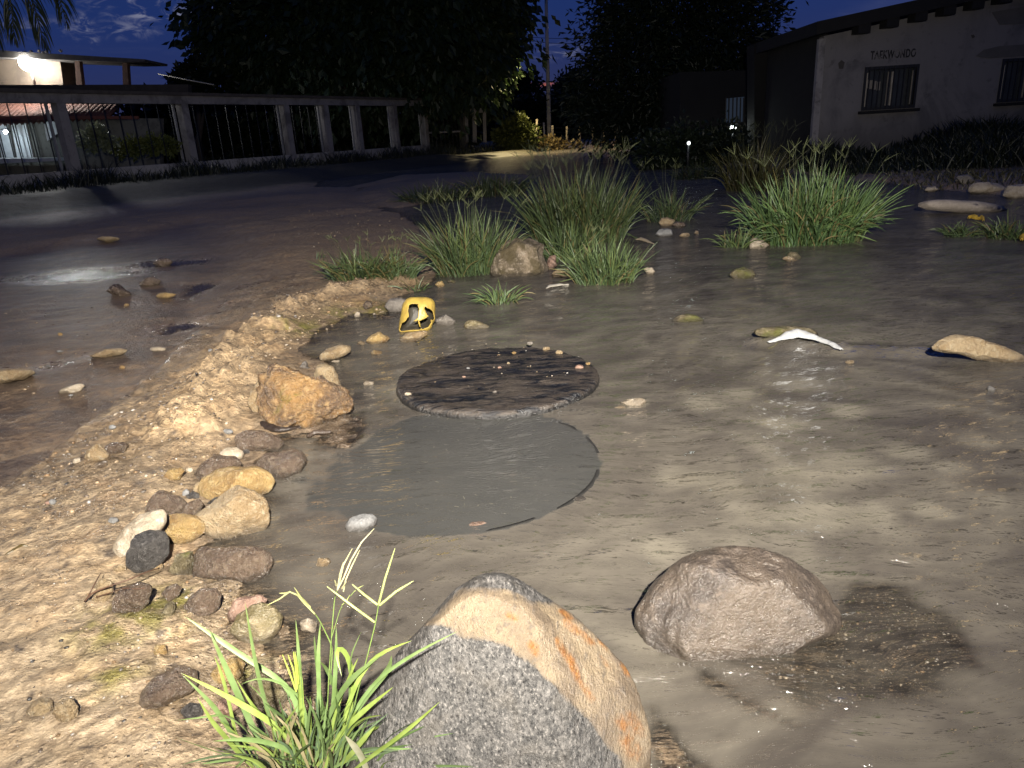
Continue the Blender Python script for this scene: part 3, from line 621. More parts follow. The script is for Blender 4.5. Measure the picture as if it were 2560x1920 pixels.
# --- left track
rock('pale_stone', 'long pale stone alone on the dark wet track at the left', M4((352, 1432), (380, 1408), (430, 1385), (500, 1370), (524, 1388), (490, 1418), (400, 1432)), 'pale', group='stones on the wet track')
rock('white_pebble', 'small white pebble just below the long pale stone on the track', M4((415, 1445), (435, 1438), (455, 1442), (435, 1452)), 'white', sub=3, group='stones on the wet track', category='pebble')
rock('orange_stone', 'orange flat stone lying in the puddle on the left', M4((950, 840), (975, 820), (1020, 812), (1090, 820), (1065, 840), (1000, 852)), 'golden', group='stones on the wet track')
rock('mud_lump', 'low muddy lump in the puddle left of the orange flat stone', M4((850, 760), (890, 720), (940, 712), (990, 740), (960, 765), (900, 775)), 'brown', depth=1.3, group='stones on the wet track')
rock('mud_lump', 'tall muddy lump at the left rim of the puddle', M4((660, 810), (690, 770), (720, 755), (760, 790), (800, 820), (740, 835)), 'brown', depth=1.3, group='stones on the wet track')
rock('mud_lump', 'low muddy lump in the upper part of the puddle', M4((940, 640), (990, 600), (1040, 600), (1060, 630), (1010, 655)), 'brown', depth=1.3, group='stones on the wet track')
rock('flat_stone', 'flat tan stone at the dark upper edge of the road', M4((590, 490), (640, 466), (720, 470), (735, 490), (660, 500)), 'tan', depth=1.4, group='stones on the wet track')
rock('flat_stone', 'broad tan crust of stone at the left frame edge', M4((-60, 1330), (20, 1280), (150, 1268), (215, 1300), (130, 1350), (0, 1380)), 'tan', depth=1.6, group='stones on the wet track', ext=0, rough=.07)
rock('flat_stone', 'long low tan stone on the gravel left of the ridge', M4((530, 1210), (600, 1180), (700, 1155), (785, 1158), (760, 1190), (640, 1220)), 'tan', depth=1.6, group='stones on the wet track', ext=0, rough=.07)
for i, (x, y, a, b, mt, lab) in enumerate(((395, 872, 22, 6, 'pale', 'thin pale stone above the brown leaf on the track'), (300, 1083, 0, 0, '', ''), (527, 876, 7, 4, 'white', 'white pebble right of the brown leaf'), (150, 878, 9, 3, 'white', 'tiny pale stone left of the long low tan stone'),
        (316, 762, 6, 4, 'golden', 'yellow pebble in the left part of the puddle'), (150, 835, 6, 4, 'golden', 'yellow pebble above the tiny pale stone'), (305, 918, 8, 5, 'golden', 'yellow pebble below the long low tan stone'), (120, 915, 6, 4, 'white', 'white pebble near the left frame edge on the track'))):
    if a: rock('pebble', lab, ell(x, y, a, b), mt, sub=3, group='pebbles scattered on the wet sand', category='pebble', facets=3)
# --- around the yellow container
rock('tan_stone', 'tan rounded stone left of the yellow container', M5((283, 1112), (310, 1075), (370, 1052), (440, 1092), (400, 1115), (330, 1128)), 'golden', group=GS, zb=0)
rock('tan_stone', 'long tan stone right in front of the yellow container', M5((480, 1102), (530, 1062), (600, 1050), (655, 1046), (660, 1075), (600, 1105), (520, 1120)), 'tan', group=GS, zb=0)
rock('brown_stone', 'brown rounded stone right of the yellow container', M5((708, 985), (735, 958), (775, 946), (835, 990), (800, 1015), (730, 1012)), 'grey', group=GS, zb=0)
rock('green_stone', 'greenish wedge shaped stone right of the brown one, apart in the water', M5((882, 1015), (905, 982), (940, 980), (1000, 1000), (1045, 1022), (1000, 1036), (900, 1036)), 'olive', group=GS, zb=0)
rock('grey_stone', 'grey round stone just behind the yellow container', M5((400, 895), (425, 855), (470, 842), (530, 850), (560, 880), (530, 930), (440, 930)), 'grey', group=GS, zb=0)
rock('grey_stone', 'small grey stone on the sand left of the round one', M5((262, 890), (285, 865), (320, 868), (325, 900), (280, 910)), 'brown', group=GS)
rock('pale_pebble', 'cream pebble in front of the small grey stone', M5((210, 950), (225, 930), (248, 938), (245, 962), (218, 966)), 'pale', group=GS, sub=3)
rock('sandy_stone', 'flat sandy rock at the water edge behind the large wet orange rock', M5((-10, 1205), (40, 1160), (120, 1130), (185, 1140), (190, 1180), (100, 1225), (20, 1235)), 'tan', depth=1.3, group=GS, ext=.1, rough=.06, zb=0)
rock('tan_stone', 'small tan stone between the flat sandy rock and the rounded stone', M5((225, 1125), (245, 1108), (280, 1118), (265, 1136)), 'tan', group=GS, sub=3, zb=0)
rock('pale_stone', 'pale flat stone at the foot of the flat sandy rock', M5((62, 1240), (90, 1228), (128, 1230), (110, 1246)), 'pale', group=GS, sub=3, zb=0)
rock('yellow_stone', 'yellowish flat stone awash left of the lid', M5((305, 1185), (330, 1166), (385, 1172), (375, 1195), (330, 1198)), 'golden', group=GS, sub=3, zb=-.004)
rock('pale_stone', 'pale stone under water between large wet orange rock and lid', M5((255, 1370), (280, 1356), (335, 1362), (325, 1388), (280, 1392)), 'pale', group=GS, sub=3, zb=-.006)
rock('yellow_stone', 'smooth yellow stone in the dark water behind the container', M5((705, 765), (720, 745), (755, 740), (768, 770), (735, 782)), 'golden', group=GS, sub=3, zb=0)
rock('yellow_stone', 'flat mossy yellow stone right of the smooth yellow one', M5((778, 750), (800, 736), (842, 740), (825, 756)), 'mossy', group=GS, sub=3, zb=0)
rock('weathered_boulder', 'square weathered boulder with brown moss between two grass clumps', M5((1075, 640), (1085, 580), (1112, 520), (1150, 488), (1200, 474), (1300, 480), (1388, 520), (1398, 640), (1370, 692), (1200, 706), (1090, 690)), 'farboulder', group=GR, sub=5, box=.12, facets=7, rough=.05, zb=0)
rock('flat_stone', 'low tan stone right of the square weathered boulder', M5((1415, 695), (1470, 668), (1590, 650), (1610, 690), (1520, 712), (1440, 716)), 'tan', depth=1.2, group=GS, zb=0)
rock('reddish_stone', 'reddish stone in the gap between boulder and grass', M5((1395, 620), (1410, 580), (1450, 575), (1455, 640), (1410, 670)), 'pink', group=GS, sub=3, zb=0)
rock('pale_stone', 'pale stone right of the bright grass tuft', M5((1985, 672), (2010, 655), (2045, 660), (2068, 692), (2020, 704)), 'pale', group=GS, sub=3, zb=0)
rock('pale_stone', 'pale stone at the foot of the grass left of the boulder', M5((808, 650), (820, 618), (860, 612), (872, 640), (845, 660)), 'tan', group=GS, sub=3)
rock('tan_stone', 'tan rounded stone on top of the little heap below the thin grass', M5((2080, 385), (2100, 355), (2135, 350), (2190, 375), (2170, 402), (2110, 405)), 'tan', group=GS, zb=0)
rock('tan_stone', 'brown stone at the right end of the little heap below the thin grass', M5((2160, 400), (2190, 375), (2240, 385), (2250, 405), (2200, 414)), 'brown', group=GS, sub=3, zb=0)
rock('white_stone', 'bright white stone in front of the little heap', M5((2062, 455), (2085, 425), (2125, 418), (2165, 432), (2165, 462), (2110, 470)), 'white', group=GS, zb=0)
rock('tan_stone', 'small tan stone in the water right of the bright white one', M6((92, 468), (110, 448), (150, 446), (162, 465), (130, 474)), 'tan', group=GS, sub=3, zb=0)
rock('tan_stone', 'tiny stone farther right in the water, near the small grass tuft', M6((186, 450), (195, 432), (212, 436), (210, 456)), 'tan', group=GS, sub=3, zb=0)
# --- right side of the stream
rock('mossy_stone', 'round mossy stone alone in the middle of the stream', M6((398, 705), (425, 672), (490, 658), (550, 670), (566, 705), (520, 728), (440, 726)), 'mossy', group=GS, zb=0)
rock('olive_stone', 'olive stone on the right of a touching pair below the large grass clump', M6((750, 590), (775, 563), (815, 566), (842, 600), (810, 612), (765, 610)), 'mossy', group=GS, zb=0)
rock('tan_stone', 'low tan stone on the left of a touching pair below the large grass clump', M6((720, 608), (745, 592), (790, 596), (825, 615), (770, 622)), 'tan', group=GS, zb=0)
rock('pink_stone', 'pinkish stone right of the small grass tuft', M6((525, 500), (550, 475), (600, 490), (645, 522), (600, 544), (535, 545)), 'pale', group=GS, zb=0)
rock('tan_stone', 'tan stone between the pinkish stone and the large grass clump', M6((555, 480), (590, 455), (640, 455), (665, 490), (620, 500)), 'tan', group=GS, zb=0)
rock('concrete_slab', 'flat pale concrete slab in the water at the upper right', M6((1535, 295), (1560, 252), (1700, 246), (1900, 255), (2030, 275), (2150, 308), (2140, 325), (1900, 328), (1700, 310)), 'slab', depth=.75, group=GS, facets=0, rough=.02, zb=0, category='slab', ext=.1)
rock('white_rock', 'broad whitish rock behind the concrete slab', M6((1868, 180), (1895, 142), (1960, 134), (2040, 140), (2085, 165), (2090, 195), (2000, 204), (1900, 200)), 'pale', group=GS, zb=0)
rock('white_rock', 'whitish rock at the right frame edge behind the concrete slab', M6((2088, 215), (2105, 160), (2170, 146), (2240, 160), (2260, 235), (2150, 235)), 'pale', group=GS, zb=0)
rock('white_rock', 'low whitish rock left of the two behind the concrete slab', M6((1590, 188), (1615, 165), (1665, 160), (1700, 182), (1640, 195)), 'pale', group=GS, zb=0)
rock('dome_rock', 'dull dome shaped rock on the dark far bank', M6((1785, 130), (1800, 100), (1850, 88), (1895, 105), (1915, 138), (1850, 144)), 'grey', group=GS)
rock('long_boulder', 'long rough tan boulder at the right frame edge', M6((1612, 1190), (1660, 1130), (1720, 1090), (1800, 1072), (1900, 1085), (1990, 1110), (2060, 1132), (2150, 1180), (2212, 1208), (2260, 1240), (2212, 1248), (2080, 1240), (1900, 1205), (1780, 1180), (1690, 1180)), 'tan', depth=.6, group=GR, sub=5, rough=.04, zb=0, facets=6)
rock('mossy_rock', 'low brown mossy rock under the white rag', M6((530, 1055), (570, 1030), (660, 1024), (780, 1018), (900, 1030), (965, 1078), (900, 1098), (700, 1100), (590, 1085)), 'mossy', depth=.7, group=GS, zb=0, ext=.1)
rock('low_rock', 'thin edge of rock with a twig left of the white rag', M6((30, 990), (95, 950), (150, 942), (200, 955), (260, 990), (150, 1000)), 'mossy', depth=.6, group=GS, zb=-.005, ext=.1)
rock('tan_stone', 'small yellow stone below the white rag', M6((1108, 1242), (1130, 1228), (1165, 1230), (1172, 1248), (1135, 1254)), 'tan', group=GS, sub=3, zb=-.004)
rock('white_stone', 'small white stone in the rippled water on the right', M6((1985, 1405), (2000, 1385), (2030, 1400), (2030, 1425), (2005, 1424)), 'white', group=GS, sub=3, zb=-.004)
rock('white_stone', 'white flat stone awash at the front left rim of the pool', B((158, 1020), (185, 968), (240, 950), (320, 942), (358, 972), (340, 1012), (260, 1045), (190, 1050)), 'white', depth=.9, group=GS, zb=-.004)
rock('pink_stone', 'pinkish flat stone under water at the front rim of the pool', B((905, 1020), (930, 995), (1010, 992), (1030, 1010), (980, 1035), (920, 1036)), 'pink', depth=.9, group=GS, zb=-.012, ext=0)
rock('tan_stone', 'tan stone just under water above the grass seed heads', A((1942, 1260), (1955, 1215), (2010, 1212), (2035, 1240), (2000, 1280)), 'tan', depth=.9, group=GS, zb=-.008)
rock('grey_stone', 'grey round stone under water at the right rim of the pool', B((1550, 860), (1570, 838), (1620, 835), (1640, 855), (1600, 878)), 'dark', depth=.9, group=GS, sub=3, zb=-.006)
rock('yellow_stone', 'yellow green stone under water right of the lid', B((1830, 262), (1890, 240), (1970, 232), (2010, 250), (1980, 290), (1900, 290)), 'pale', depth=.9, group=GS, zb=-.012)
rock('yellow_stone', 'ochre stone under water below the yellow green one', B((1800, 295), (1840, 280), (1890, 290), (1880, 305), (1830, 310)), 'tan', depth=.9, group=GS, sub=3, zb=-.012)
for i, (x, y, r) in enumerate(STONES_UNDER[:14]):
    lab = ['wide pale stone below the surface in the middle of the right hand stream', 'oval pale stone below the surface right of the wide one', 'round ochre stone below the surface, level with the pool front', 'round grey stone below the surface near the right edge',
           'pale stone with a dark surround below the surface at the right edge', 'pale streaky stone below the surface left of the wide one', 'blurred pale stone below the surface nearest to the pool on the right', 'long ochre stone below the surface under the wide one',
           'blurred stone below the surface by the right rim of the pool', 'blurred stone below the surface right of the yellow green one', 'pale stone below the surface just behind the yellow green one', 'dim stone below the surface beside the yellow green one',
           'pale stone below the surface behind the large brown boulder', 'round stone below the surface straight above the gravel patch'][i]
    v, f = ico(3); k = fbm(v * 1.7 + i * 3.1, 3); g = ground(x, y, -.03); q = rng.uniform(.7, 1.0)
    co = v * np.array([r * .8, r * .8 * q, .026]) * (1 + .16 * k)[:, None]
    link('sunken_stone', mesh_from('sunken_stone', co, tris=f), MAT[('pale', 'tan', 'pale', 'grey')[i % 4]], None, (g[0], g[1], -.036), label=lab, category='rock', group='stones sunk in the murky stream')

# ------------------------------------------------------------------ manhole lid
def lid_mat():
    m, w = newmat('algae_covered_concrete'); tc = w.N('ShaderNodeTexCoord').outputs['Object']
    fl = w.N('ShaderNodeMapping', {'Vector': tc, 'Rotation': (0, 0, R(-32)), 'Scale': (1.0, 4.5, 1.0)}).outputs[0]
    a = w.noise(fl, 5.5, 7, .68, 1.2); b = w.noise(fl, 26, 5, .65, .8); c = w.noise(tc, 90, 4, .7); d = w.noise(tc, 3.2, 4, .6, .4)
    col = w.mix(w.mr(a, .43, .57), (.006, .007, .009), (.056, .046, .037)); col = w.mix(w.mr(b, .52, .68), col, (.028, .026, .026)); col = w.mix(w.math('MULTIPLY', w.mr(d, .50, .68), .75), col, (.066, .055, .044))
    col = w.mix(w.mr(c, .62, .72), col, (.12, .104, .086))
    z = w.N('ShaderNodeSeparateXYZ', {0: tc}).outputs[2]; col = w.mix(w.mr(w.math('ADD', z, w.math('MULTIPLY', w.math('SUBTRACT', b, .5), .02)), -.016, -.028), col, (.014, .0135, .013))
    h = w.math('ADD', w.math('ADD', a, w.math('MULTIPLY', b, .8)), w.math('MULTIPLY', c, .35))
    return finish(m, w, pbr(w, col, w.mr(b, .35, .65, .20, .50), bump(w, h, .7, .014), .5))
LID_Z = .036
LC = ground(1243, 934, LID_Z); LR = 254 * gdepth(1243, 934, LID_Z) / F
def lid_mesh():
    prof = [(0, 0)] + [(r, 0) for r in np.linspace(.03, .93, 32)] + [(.955, -.002), (.972, -.004), (.988, -.009), (.997, -.018), (1.0, -.045), (.99, -.07), (.6, -.075)]
    n = 180; co = []; 
    for r, z in prof:
        for k in range(n):
            t = 2 * math.pi * k / n; co.append((r * math.cos(t), r * math.sin(t), z))
    co = np.array(co); x, y = co[:, 0], co[:, 1]; rr = np.hypot(x, y); t = np.arctan2(y, x)
    edge = 1 + .012 * n2(np.cos(t) * 3, np.sin(t) * 3, 1.0, seed=41, oct=4) * sst(rr, .6, 1)
    co[:, 0] = x * LR * edge; co[:, 1] = y * LR * edge
    top = co[:, 2] > -.03
    co[:, 2] += top * (.006 * n2(x, y, 5, 9, seed=42, oct=4) + .004 * n2(x, y, 22, seed=43, oct=3)) - .012 * sst(x, .2, 1.0) + .016 * sst(-x, .1, 1) - .006
    return mesh_from('manhole_cover', co, grid_quads(n, len(prof)).tolist() + [[(i + 1) * n - 1, i * n, (i + 1) * n, (i + 2) * n - 1] for i in range(len(prof) - 1)])
lid = link('manhole_cover', lid_mesh(), lid_mat(), loc=tuple(LC), label='round concrete manhole lid covered in black algae, pushed back from its hole', category='manhole lid')
for i, (x, y, a, mt, lab) in enumerate(((1170, 921, 8, 'white', 'white crumbled pebble left of centre on the lid'), (1249, 919, 8, 'pink', 'pinkish pebble in the middle of the lid'), (1160, 943, 8, 'pink', 'pink pebble near the front left of the lid'), (1271, 908, 6, 'tan', 'small tan pebble behind the middle one on the lid'),
        (1285, 882, 8, 'golden', 'orange pebble at the back of the lid'), (1105, 966, 5, 'white', 'white pebble nearest the front of the lid'), (1193, 889, 4, 'white', 'tiny white pebble at the back of the lid'), (1448, 918, 16, 'pink', 'pink stone on the right end of the lid'), (1470, 909, 9, 'golden', 'orange pebble at the right end of the lid, behind a pink one'),
        (1366, 872, 14, 'tan', 'tan pebble on the far rim of the lid'), (1398, 881, 14, 'tan', 'wider tan pebble on the far right rim of the lid'), (1325, 858, 12, 'grey', 'grey pebble on the back rim of the lid'), (1237, 980, 8, 'grey', 'grey brown pebble at the front edge of the lid'), (1020, 985, 13, 'pale', 'pale chipped stone at the front left corner of the lid'))):
    rock('pebble', lab, ell(x, y, a * .68, a * .42), mt, sub=3, group='pebbles lying on the manhole lid', category='pebble', facets=4, zb=LID_Z - .010, ext=.1)

# ------------------------------------------------------------------ broken yellow container
def container():
    k = 200 / 2074; q = lambda *p: np.array(crop(p, 960, 700, k))
    out = q((415, 1160), (430, 1000), (465, 790), (510, 620), (590, 510), (700, 462), (850, 445), (1080, 455), (1200, 492), (1290, 570), (1320, 740), (1330, 900), (1320, 1030), (1240, 1130), (1210, 1230), (1100, 1320), (800, 1350), (520, 1350), (400, 1340))
    holes = [q((640, 700), (655, 645), (740, 618), (860, 628), (890, 760), (882, 880), (872, 960), (800, 1040), (700, 1090), (545, 1090), (590, 1000), (650, 945), (625, 800)),
             q((540, 1085), (700, 1060), (800, 1080), (870, 1060), (900, 1200), (980, 1250), (900, 1300), (640, 1310), (440, 1345), (400, 1290), (440, 1140)),
             q((930, 1065), (1050, 1015), (1165, 950), (1215, 1050), (1225, 1120), (1150, 1230), (1000, 1285), (950, 1200)),
             q((1055, 735), (1090, 690), (1120, 735), (1200, 760), (1270, 820), (1300, 930), (1318, 1010), (1260, 1050), (1165, 945), (1100, 850))]
    obj = rock('yellow_container', 'broken yellow plastic container with torn dark holes, upside down in the water', [tuple(p) for p in out], plain('yellow_plastic', (.42, .30, .06), .42, .25, 14, .35, .004, c2=(.29, .20, .05)), depth=.80, sub=6, facets=0, rough=.010, zb=-.005, ext=.02, box=.12, category='container')
    me = obj.data; co = np.array([v.co[:] for v in me.vertices]) + np.array(obj.location); px_, py_ = project(co)
    front = ((co - np.array(obj.location)) @ FWD) < .0
    cut = np.zeros(len(co), bool)
    for h in holes: cut |= (sdf(h, px_, py_) > 0) & front
    bm = bmesh.new(); bm.from_mesh(me); bm.verts.ensure_lookup_table()
    bmesh.ops.delete(bm, geom=[bm.verts[i] for i in np.nonzero(cut)[0]], context='VERTS')
    bm.to_mesh(me); bm.free()
    md = obj.modifiers.new('shell', 'SOLIDIFY'); md.thickness = .0045; md.offset = -1; md.material_offset = 1; md.material_offset_rim = 0
    me.materials.append(plain('shaded_inside', (.035, .030, .02), .5, .4, 20, .4, .005))  # inner faces coloured near-black so the hollow looks shaded
container()

# ------------------------------------------------------------------ rag, leaves, twig, bark
def strip(name, pts, widths, mat, label, category, thick=.003, lift=0.0, ripple=.0, seed=0, zb=.0, group=None, across=7):
    """a soft sheet laid along a line of photo points on the ground or water"""
    P = np.array([ground(x, y, zb) for x, y in pts]); n = 46
    s = np.linspace(0, len(P) - 1, n); i = np.minimum(s.astype(int), len(P) - 2); f = (s - i)[:, None]
    C = P[i] * (1 - f) + P[i + 1] * f
    kk = np.ones(5) / 5
    for a in range(3): C[2:-2, a] = np.convolve(C[:, a], kk, 'valid')
    wv = np.interp(s, range(len(P)), widths); lv = np.interp(s, range(len(P)), lift if hasattr(lift, '__len__') else [lift] * len(P))
    T = np.gradient(C, axis=0); T /= np.linalg.norm(T, axis=1)[:, None]; S = np.cross(T, (0, 0, 1.0)); S /= np.linalg.norm(S, axis=1)[:, None]
    co = []
    for j in range(across):
        u = j / (across - 1) * 2 - 1; co.append(C + S * (wv * u)[:, None] + np.array([0, 0, 1.0]) * (lv * (1 - .75 * u * u))[:, None])
    co = np.stack(co, 1).reshape(-1, 3)
    if ripple: co[:, 2] += ripple * fbm(co * 22 + seed, 3)
    c0 = co.mean(0); me = mesh_from(name, co - c0, grid_quads(across, n))
    o = link(name, me, mat, loc=tuple(c0), label=label, category=category, group=group)
    md = o.modifiers.new('thick', 'SOLIDIFY'); md.thickness = thick; md.offset = 0
    return o
rag = plain('dirty_white_cloth', (.42, .43, .43), .55, .25, 16, .6, .01)
strip('rag', M6((640, 1122), (710, 1110), (765, 1096), (820, 1086), (880, 1098), (950, 1114), (1020, 1136), (1060, 1154), (1092, 1168)), [.005, .014, .032, .038, .028, .018, .014, .015, .007], rag, 'white rag caught on a mossy rock in the stream', 'rag', .004, [.005, .018, .034, .038, .030, .019, .014, .012, .005], .004, 3, zb=.014)
leafm = plain('brown_leaf', (.085, .062, .022), .4, .4, 30, .4, .004); yleaf = plain('yellow_leaf', (.50, .33, .04), .5, .3, 30, .3, .004); gleaf = plain('rotten_leaf', (.055, .06, .02), .4, .4, 30, .4, .004)
strip('leaf', M4((1155, 1204), (1200, 1196), (1260, 1198), (1316, 1208)), [.003, .028, .03, .003], gleaf, 'dark curled leaf lying on the left gravel', 'leaf', .002, [.008, .022, .022, .008], .006, 5, zb=.012)
strip('leaf', A((505, 915), (525, 898), (545, 890), (560, 888)), [.002, .010, .010, .002], yleaf, 'small yellow leaf on the lower left gravel', 'leaf', .0015, [.004, .008, .008, .004], .003, 6, zb=.03)
strip('leaf', M6((1868, 366), (1890, 362), (1910, 366), (1930, 372)), [.006, .03, .03, .006], yleaf, 'yellow leaf on the small grass tuft at the right', 'leaf', .003, [.03, .045, .045, .03], .006, 7, zb=.015)
strip('leaf', M6((1935, 374), (1945, 368), (1955, 374), (1962, 382)), [.006, .02, .02, .006], yleaf, 'second yellow leaf just right of another on the small grass tuft', 'leaf', .003, [.03, .045, .045, .03], .006, 8, zb=.015)
strip('leaf', M6((2196, 498), (2206, 486), (2216, 484), (2230, 492)), [.006, .03, .03, .006], yleaf, 'yellow leaf at the right frame edge on grass', 'leaf', .003, [.02, .04, .04, .02], .006, 9, zb=.02)
strip('leaf', M5((1390, 792), (1420, 778), (1470, 770), (1530, 766)), [.002, .024, .022, .003], plain('pale_leaf', (.46, .43, .36), .5, .2, 30, .3, .004), 'pale narrow leaf floating below the grass clump', 'leaf', .002, [.004, .014, .014, .004], .004, 10, zb=.0)
strip('leaf', M5((1940, 492), (1970, 494), (2010, 504), (2052, 518)), [.004, .02, .02, .003], plain('tan_leaf', (.34, .28, .20), .5, .2, 30, .3, .004), 'tan narrow leaf floating right of the bright tuft', 'leaf', .002, [.01, .03, .02, .006], .004, 11, zb=.0)
strip('bark', A((1548, 385), (1600, 412), (1660, 430), (1720, 440), (1790, 428), (1865, 408)), [.008, .018, .022, .020, .014, .003], plain('black_bark', (.030, .022, .018), .28, .4, 40, .7, .006), 'wet black strip of bark in front of the large wet orange rock', 'bark', .006, [.014, .020, .022, .018, .012, .006], .006, 12, zb=.006)
strip('bark', A((1890, 480), (1930, 462), (1980, 455), (2035, 450)), [.003, .008, .010, .003], plain('brown_bark', (.055, .040, .03), .3, .4, 40, .7, .006), 'short brown sliver of bark on the mud by the pool', 'bark', .005, [.008, .014, .014, .008], .004, 13, zb=.006)
strip('peel', A((40, 1215), (90, 1195), (140, 1165), (178, 1160)), [.002, .006, .006, .002], leafm, 'thin dark curl of bark on the far left sand', 'bark', .003, [.01, .016, .016, .01], .003, 14, zb=.045)

def tube(name, P, r0, r1, mat=None, n=6, parent=None, mesh_only=False, res=None, **props):
    P = np.asarray(P, float)
    if res:
        s = np.linspace(0, len(P) - 1, res); Q = np.stack([np.interp(s, range(len(P)), P[:, a]) for a in range(3)], 1)
        for _ in range(2): Q[1:-1] = (Q[:-2] + 2 * Q[1:-1] + Q[2:]) / 4
        P = Q
    T = np.gradient(P, axis=0); T /= np.linalg.norm(T, axis=1)[:, None] + 1e-9
    ref = np.array([0.31, .22, .92]); S = np.cross(T, ref); S /= np.linalg.norm(S, axis=1)[:, None] + 1e-9; B_ = np.cross(T, S)
    k = np.arange(n) * 2 * math.pi / n; rr = np.linspace(r0, r1, len(P)) if not hasattr(r0, '__len__') else np.asarray(r0)
    co = (P[:, None, :] + rr[:, None, None] * (np.cos(k)[None, :, None] * S[:, None, :] + np.sin(k)[None, :, None] * B_[:, None, :])).reshape(-1, 3)
    q = [[i * n + j, i * n + (j + 1) % n, (i + 1) * n + (j + 1) % n, (i + 1) * n + j] for i in range(len(P) - 1) for j in range(n)]
    tr = [[0, j + 1, j] for j in range(1, n - 1)] + [[(len(P) - 1) * n, (len(P) - 1) * n + j, (len(P) - 1) * n + j + 1] for j in range(1, n - 1)]
    if mesh_only: return co, q, tr
    me = mesh_from(name, co, q, tr); return link(name, me, mat, parent, **props)
twm = plain('dry_twig', (.105, .058, .036), .6, .4, 40, .4, .003)
def twig(name, label, pts, z, r0, r1):
    P = [ground(x, y, zz) for (x, y), zz in zip(pts, z)]; return tube(name, P, r0, r1, twm, res=24, label=label, category='twig')
twig('twig', 'long thin brown twig lying over the grey brown rock on the sand', D((520, 255), (560, 205), (620, 180), (700, 150), (800, 118), (900, 72), (980, 50)), (.055, .075, .08, .09, .09, .085, .06), .0022, .0012)
twig('twig', 'short branching twig beside the tall tan stone', D((530, 245), (560, 190), (590, 130), (620, 80)), (.055, .08, .09, .07), .0018, .001)
twig('twig', 'thin twig across the flat grey brown rock', D((590, 228), (680, 200), (760, 172), (850, 178), (915, 168)), (.06, .07, .095, .10, .09), .0016, .0009)

# ------------------------------------------------------------------ pebbles and grit that nobody could count
def grit():
    v1, f1 = ico(1); cos = []; fs = []; cols = []; nv = 0
    r_ = np.random.default_rng(77)
    pal = np.array([(.36, .27, .17), (.24, .185, .125), (.12, .095, .075), (.38, .33, .26), (.26, .17, .09), (.17, .15, .13), (.44, .42, .39), (.05, .047, .045)])
    zones = [([(200, 1130), (330, 1040), (480, 960), (600, 1080), (560, 1180), (380, 1300), (250, 1360), (100, 1330), (60, 1230)], 700, (.002, .008), [.25, .25, .2, .08, .08, .08, .04, .02]),
             ([(0, 1270), (250, 1360), (450, 1500), (560, 1700), (500, 1990), (0, 1990)], 420, (.0014, .005), [.3, .2, .1, .1, .1, .05, .05, .1]),
             ([(560, 900), (700, 780), (850, 730), (1000, 720), (1000, 780), (800, 830), (640, 960), (520, 1120), (430, 1120)], 700, (.003, .012), [.35, .3, .12, .06, .1, .05, .02, .0]),
             ([(0, 780), (420, 760), (560, 880), (380, 960), (180, 1090), (0, 1120)], 170, (.003, .009), [.25, .25, .25, .06, .1, .05, .04, 0]),
             ([(420, 1430), (700, 1500), (800, 1750), (860, 1950), (620, 1980), (560, 1700)], 340, (.002, .008), [.2, .25, .25, .05, .1, .1, .03, .02]),
             ([(2080, 1470), (2260, 1480), (2400, 1580), (2400, 1680), (2200, 1755), (2000, 1755), (1880, 1690), (2060, 1580)], 420, (.0015, .0048), [.25, .1, .05, .25, .12, .05, .18, 0]),
             ([(1700, 1850), (2560, 1720), (2700, 1990), (1650, 1990)], 220, (.0015, .004), [.25, .1, .05, .25, .12, .05, .18, 0]),
             ([(760, 540), (1000, 500), (1150, 500), (1000, 600), (820, 640), (650, 640)], 200, (.006, .015), [.3, .3, .2, .06, .06, .06, .02, 0]),
             ([(300, 540), (700, 470), (980, 430), (900, 470), (600, 540), (300, 600)], 60, (.006, .014), [.3, .3, .2, .06, .06, .06, .02, 0]),
             ([(1010, 900), (1240, 870), (1460, 900), (1420, 970), (1240, 1000), (1060, 980)], 130, (.002, .005), [.3, .1, .0, .25, .12, .05, .18, 0])]
    for zi, (poly, n, (a, b), pr) in enumerate(zones):
        pw = gp(poly); lo, hi = pw.min(0), pw.max(0); pr = np.array(pr) / sum(pr)
        pts = []
        while len(pts) < n:
            c = r_.uniform(lo, hi, (n * 2, 2)); c = c[sdf(pw, c[:, 0], c[:, 1]) > 0]; pts.extend(c.tolist())
        pts = np.array(pts[:n]); zz = terrain(pts[:, 0], pts[:, 1]) if zi != 9 else np.full(n, LID_Z - .008)
        for (x, y), z in zip(pts, zz):
            s = a + (b - a) * r_.random() ** 2.6; sc = np.array([s * r_.uniform(.8, 1.5), s * r_.uniform(.7, 1.1), s * r_.uniform(.45, .8)])
            t = r_.uniform(0, 6.28); c_, s_ = math.cos(t), math.sin(t)
            w = v1 * sc * (1 + r_.uniform(-.14, .14, (len(v1), 1))); w = np.stack([w[:, 0] * c_ - w[:, 1] * s_, w[:, 0] * s_ + w[:, 1] * c_, w[:, 2]], 1) + (x, y, z + sc[2] * .12)
            cos.append(w); fs.append(f1 + nv); nv += len(v1); cols.append(np.repeat(pal[r_.choice(8, p=pr)][None] * r_.uniform(.75, 1.2), len(v1), 0))
    me = mesh_from('gravel', np.concatenate(cos), tris=np.concatenate(fs)); add_attr(me, 'tint', np.concatenate(cols), 'COL')
    m, w = newmat('gravel_grains'); tc = w.N('ShaderNodeTexCoord').outputs['Object']; c = w.N('ShaderNodeAttribute', attribute_name='tint').outputs['Color']; n = w.noise(tc, 220, 4, .65)
    finish(m, w, pbr(w, w.mix(w.mr(n, .35, .65), c, w.mix(1.0, c, (.6, .58, .55), 'MULTIPLY')), .34, bump(w, n, .5, .003)))
    link('gravel', me, m, kind='stuff')
grit()

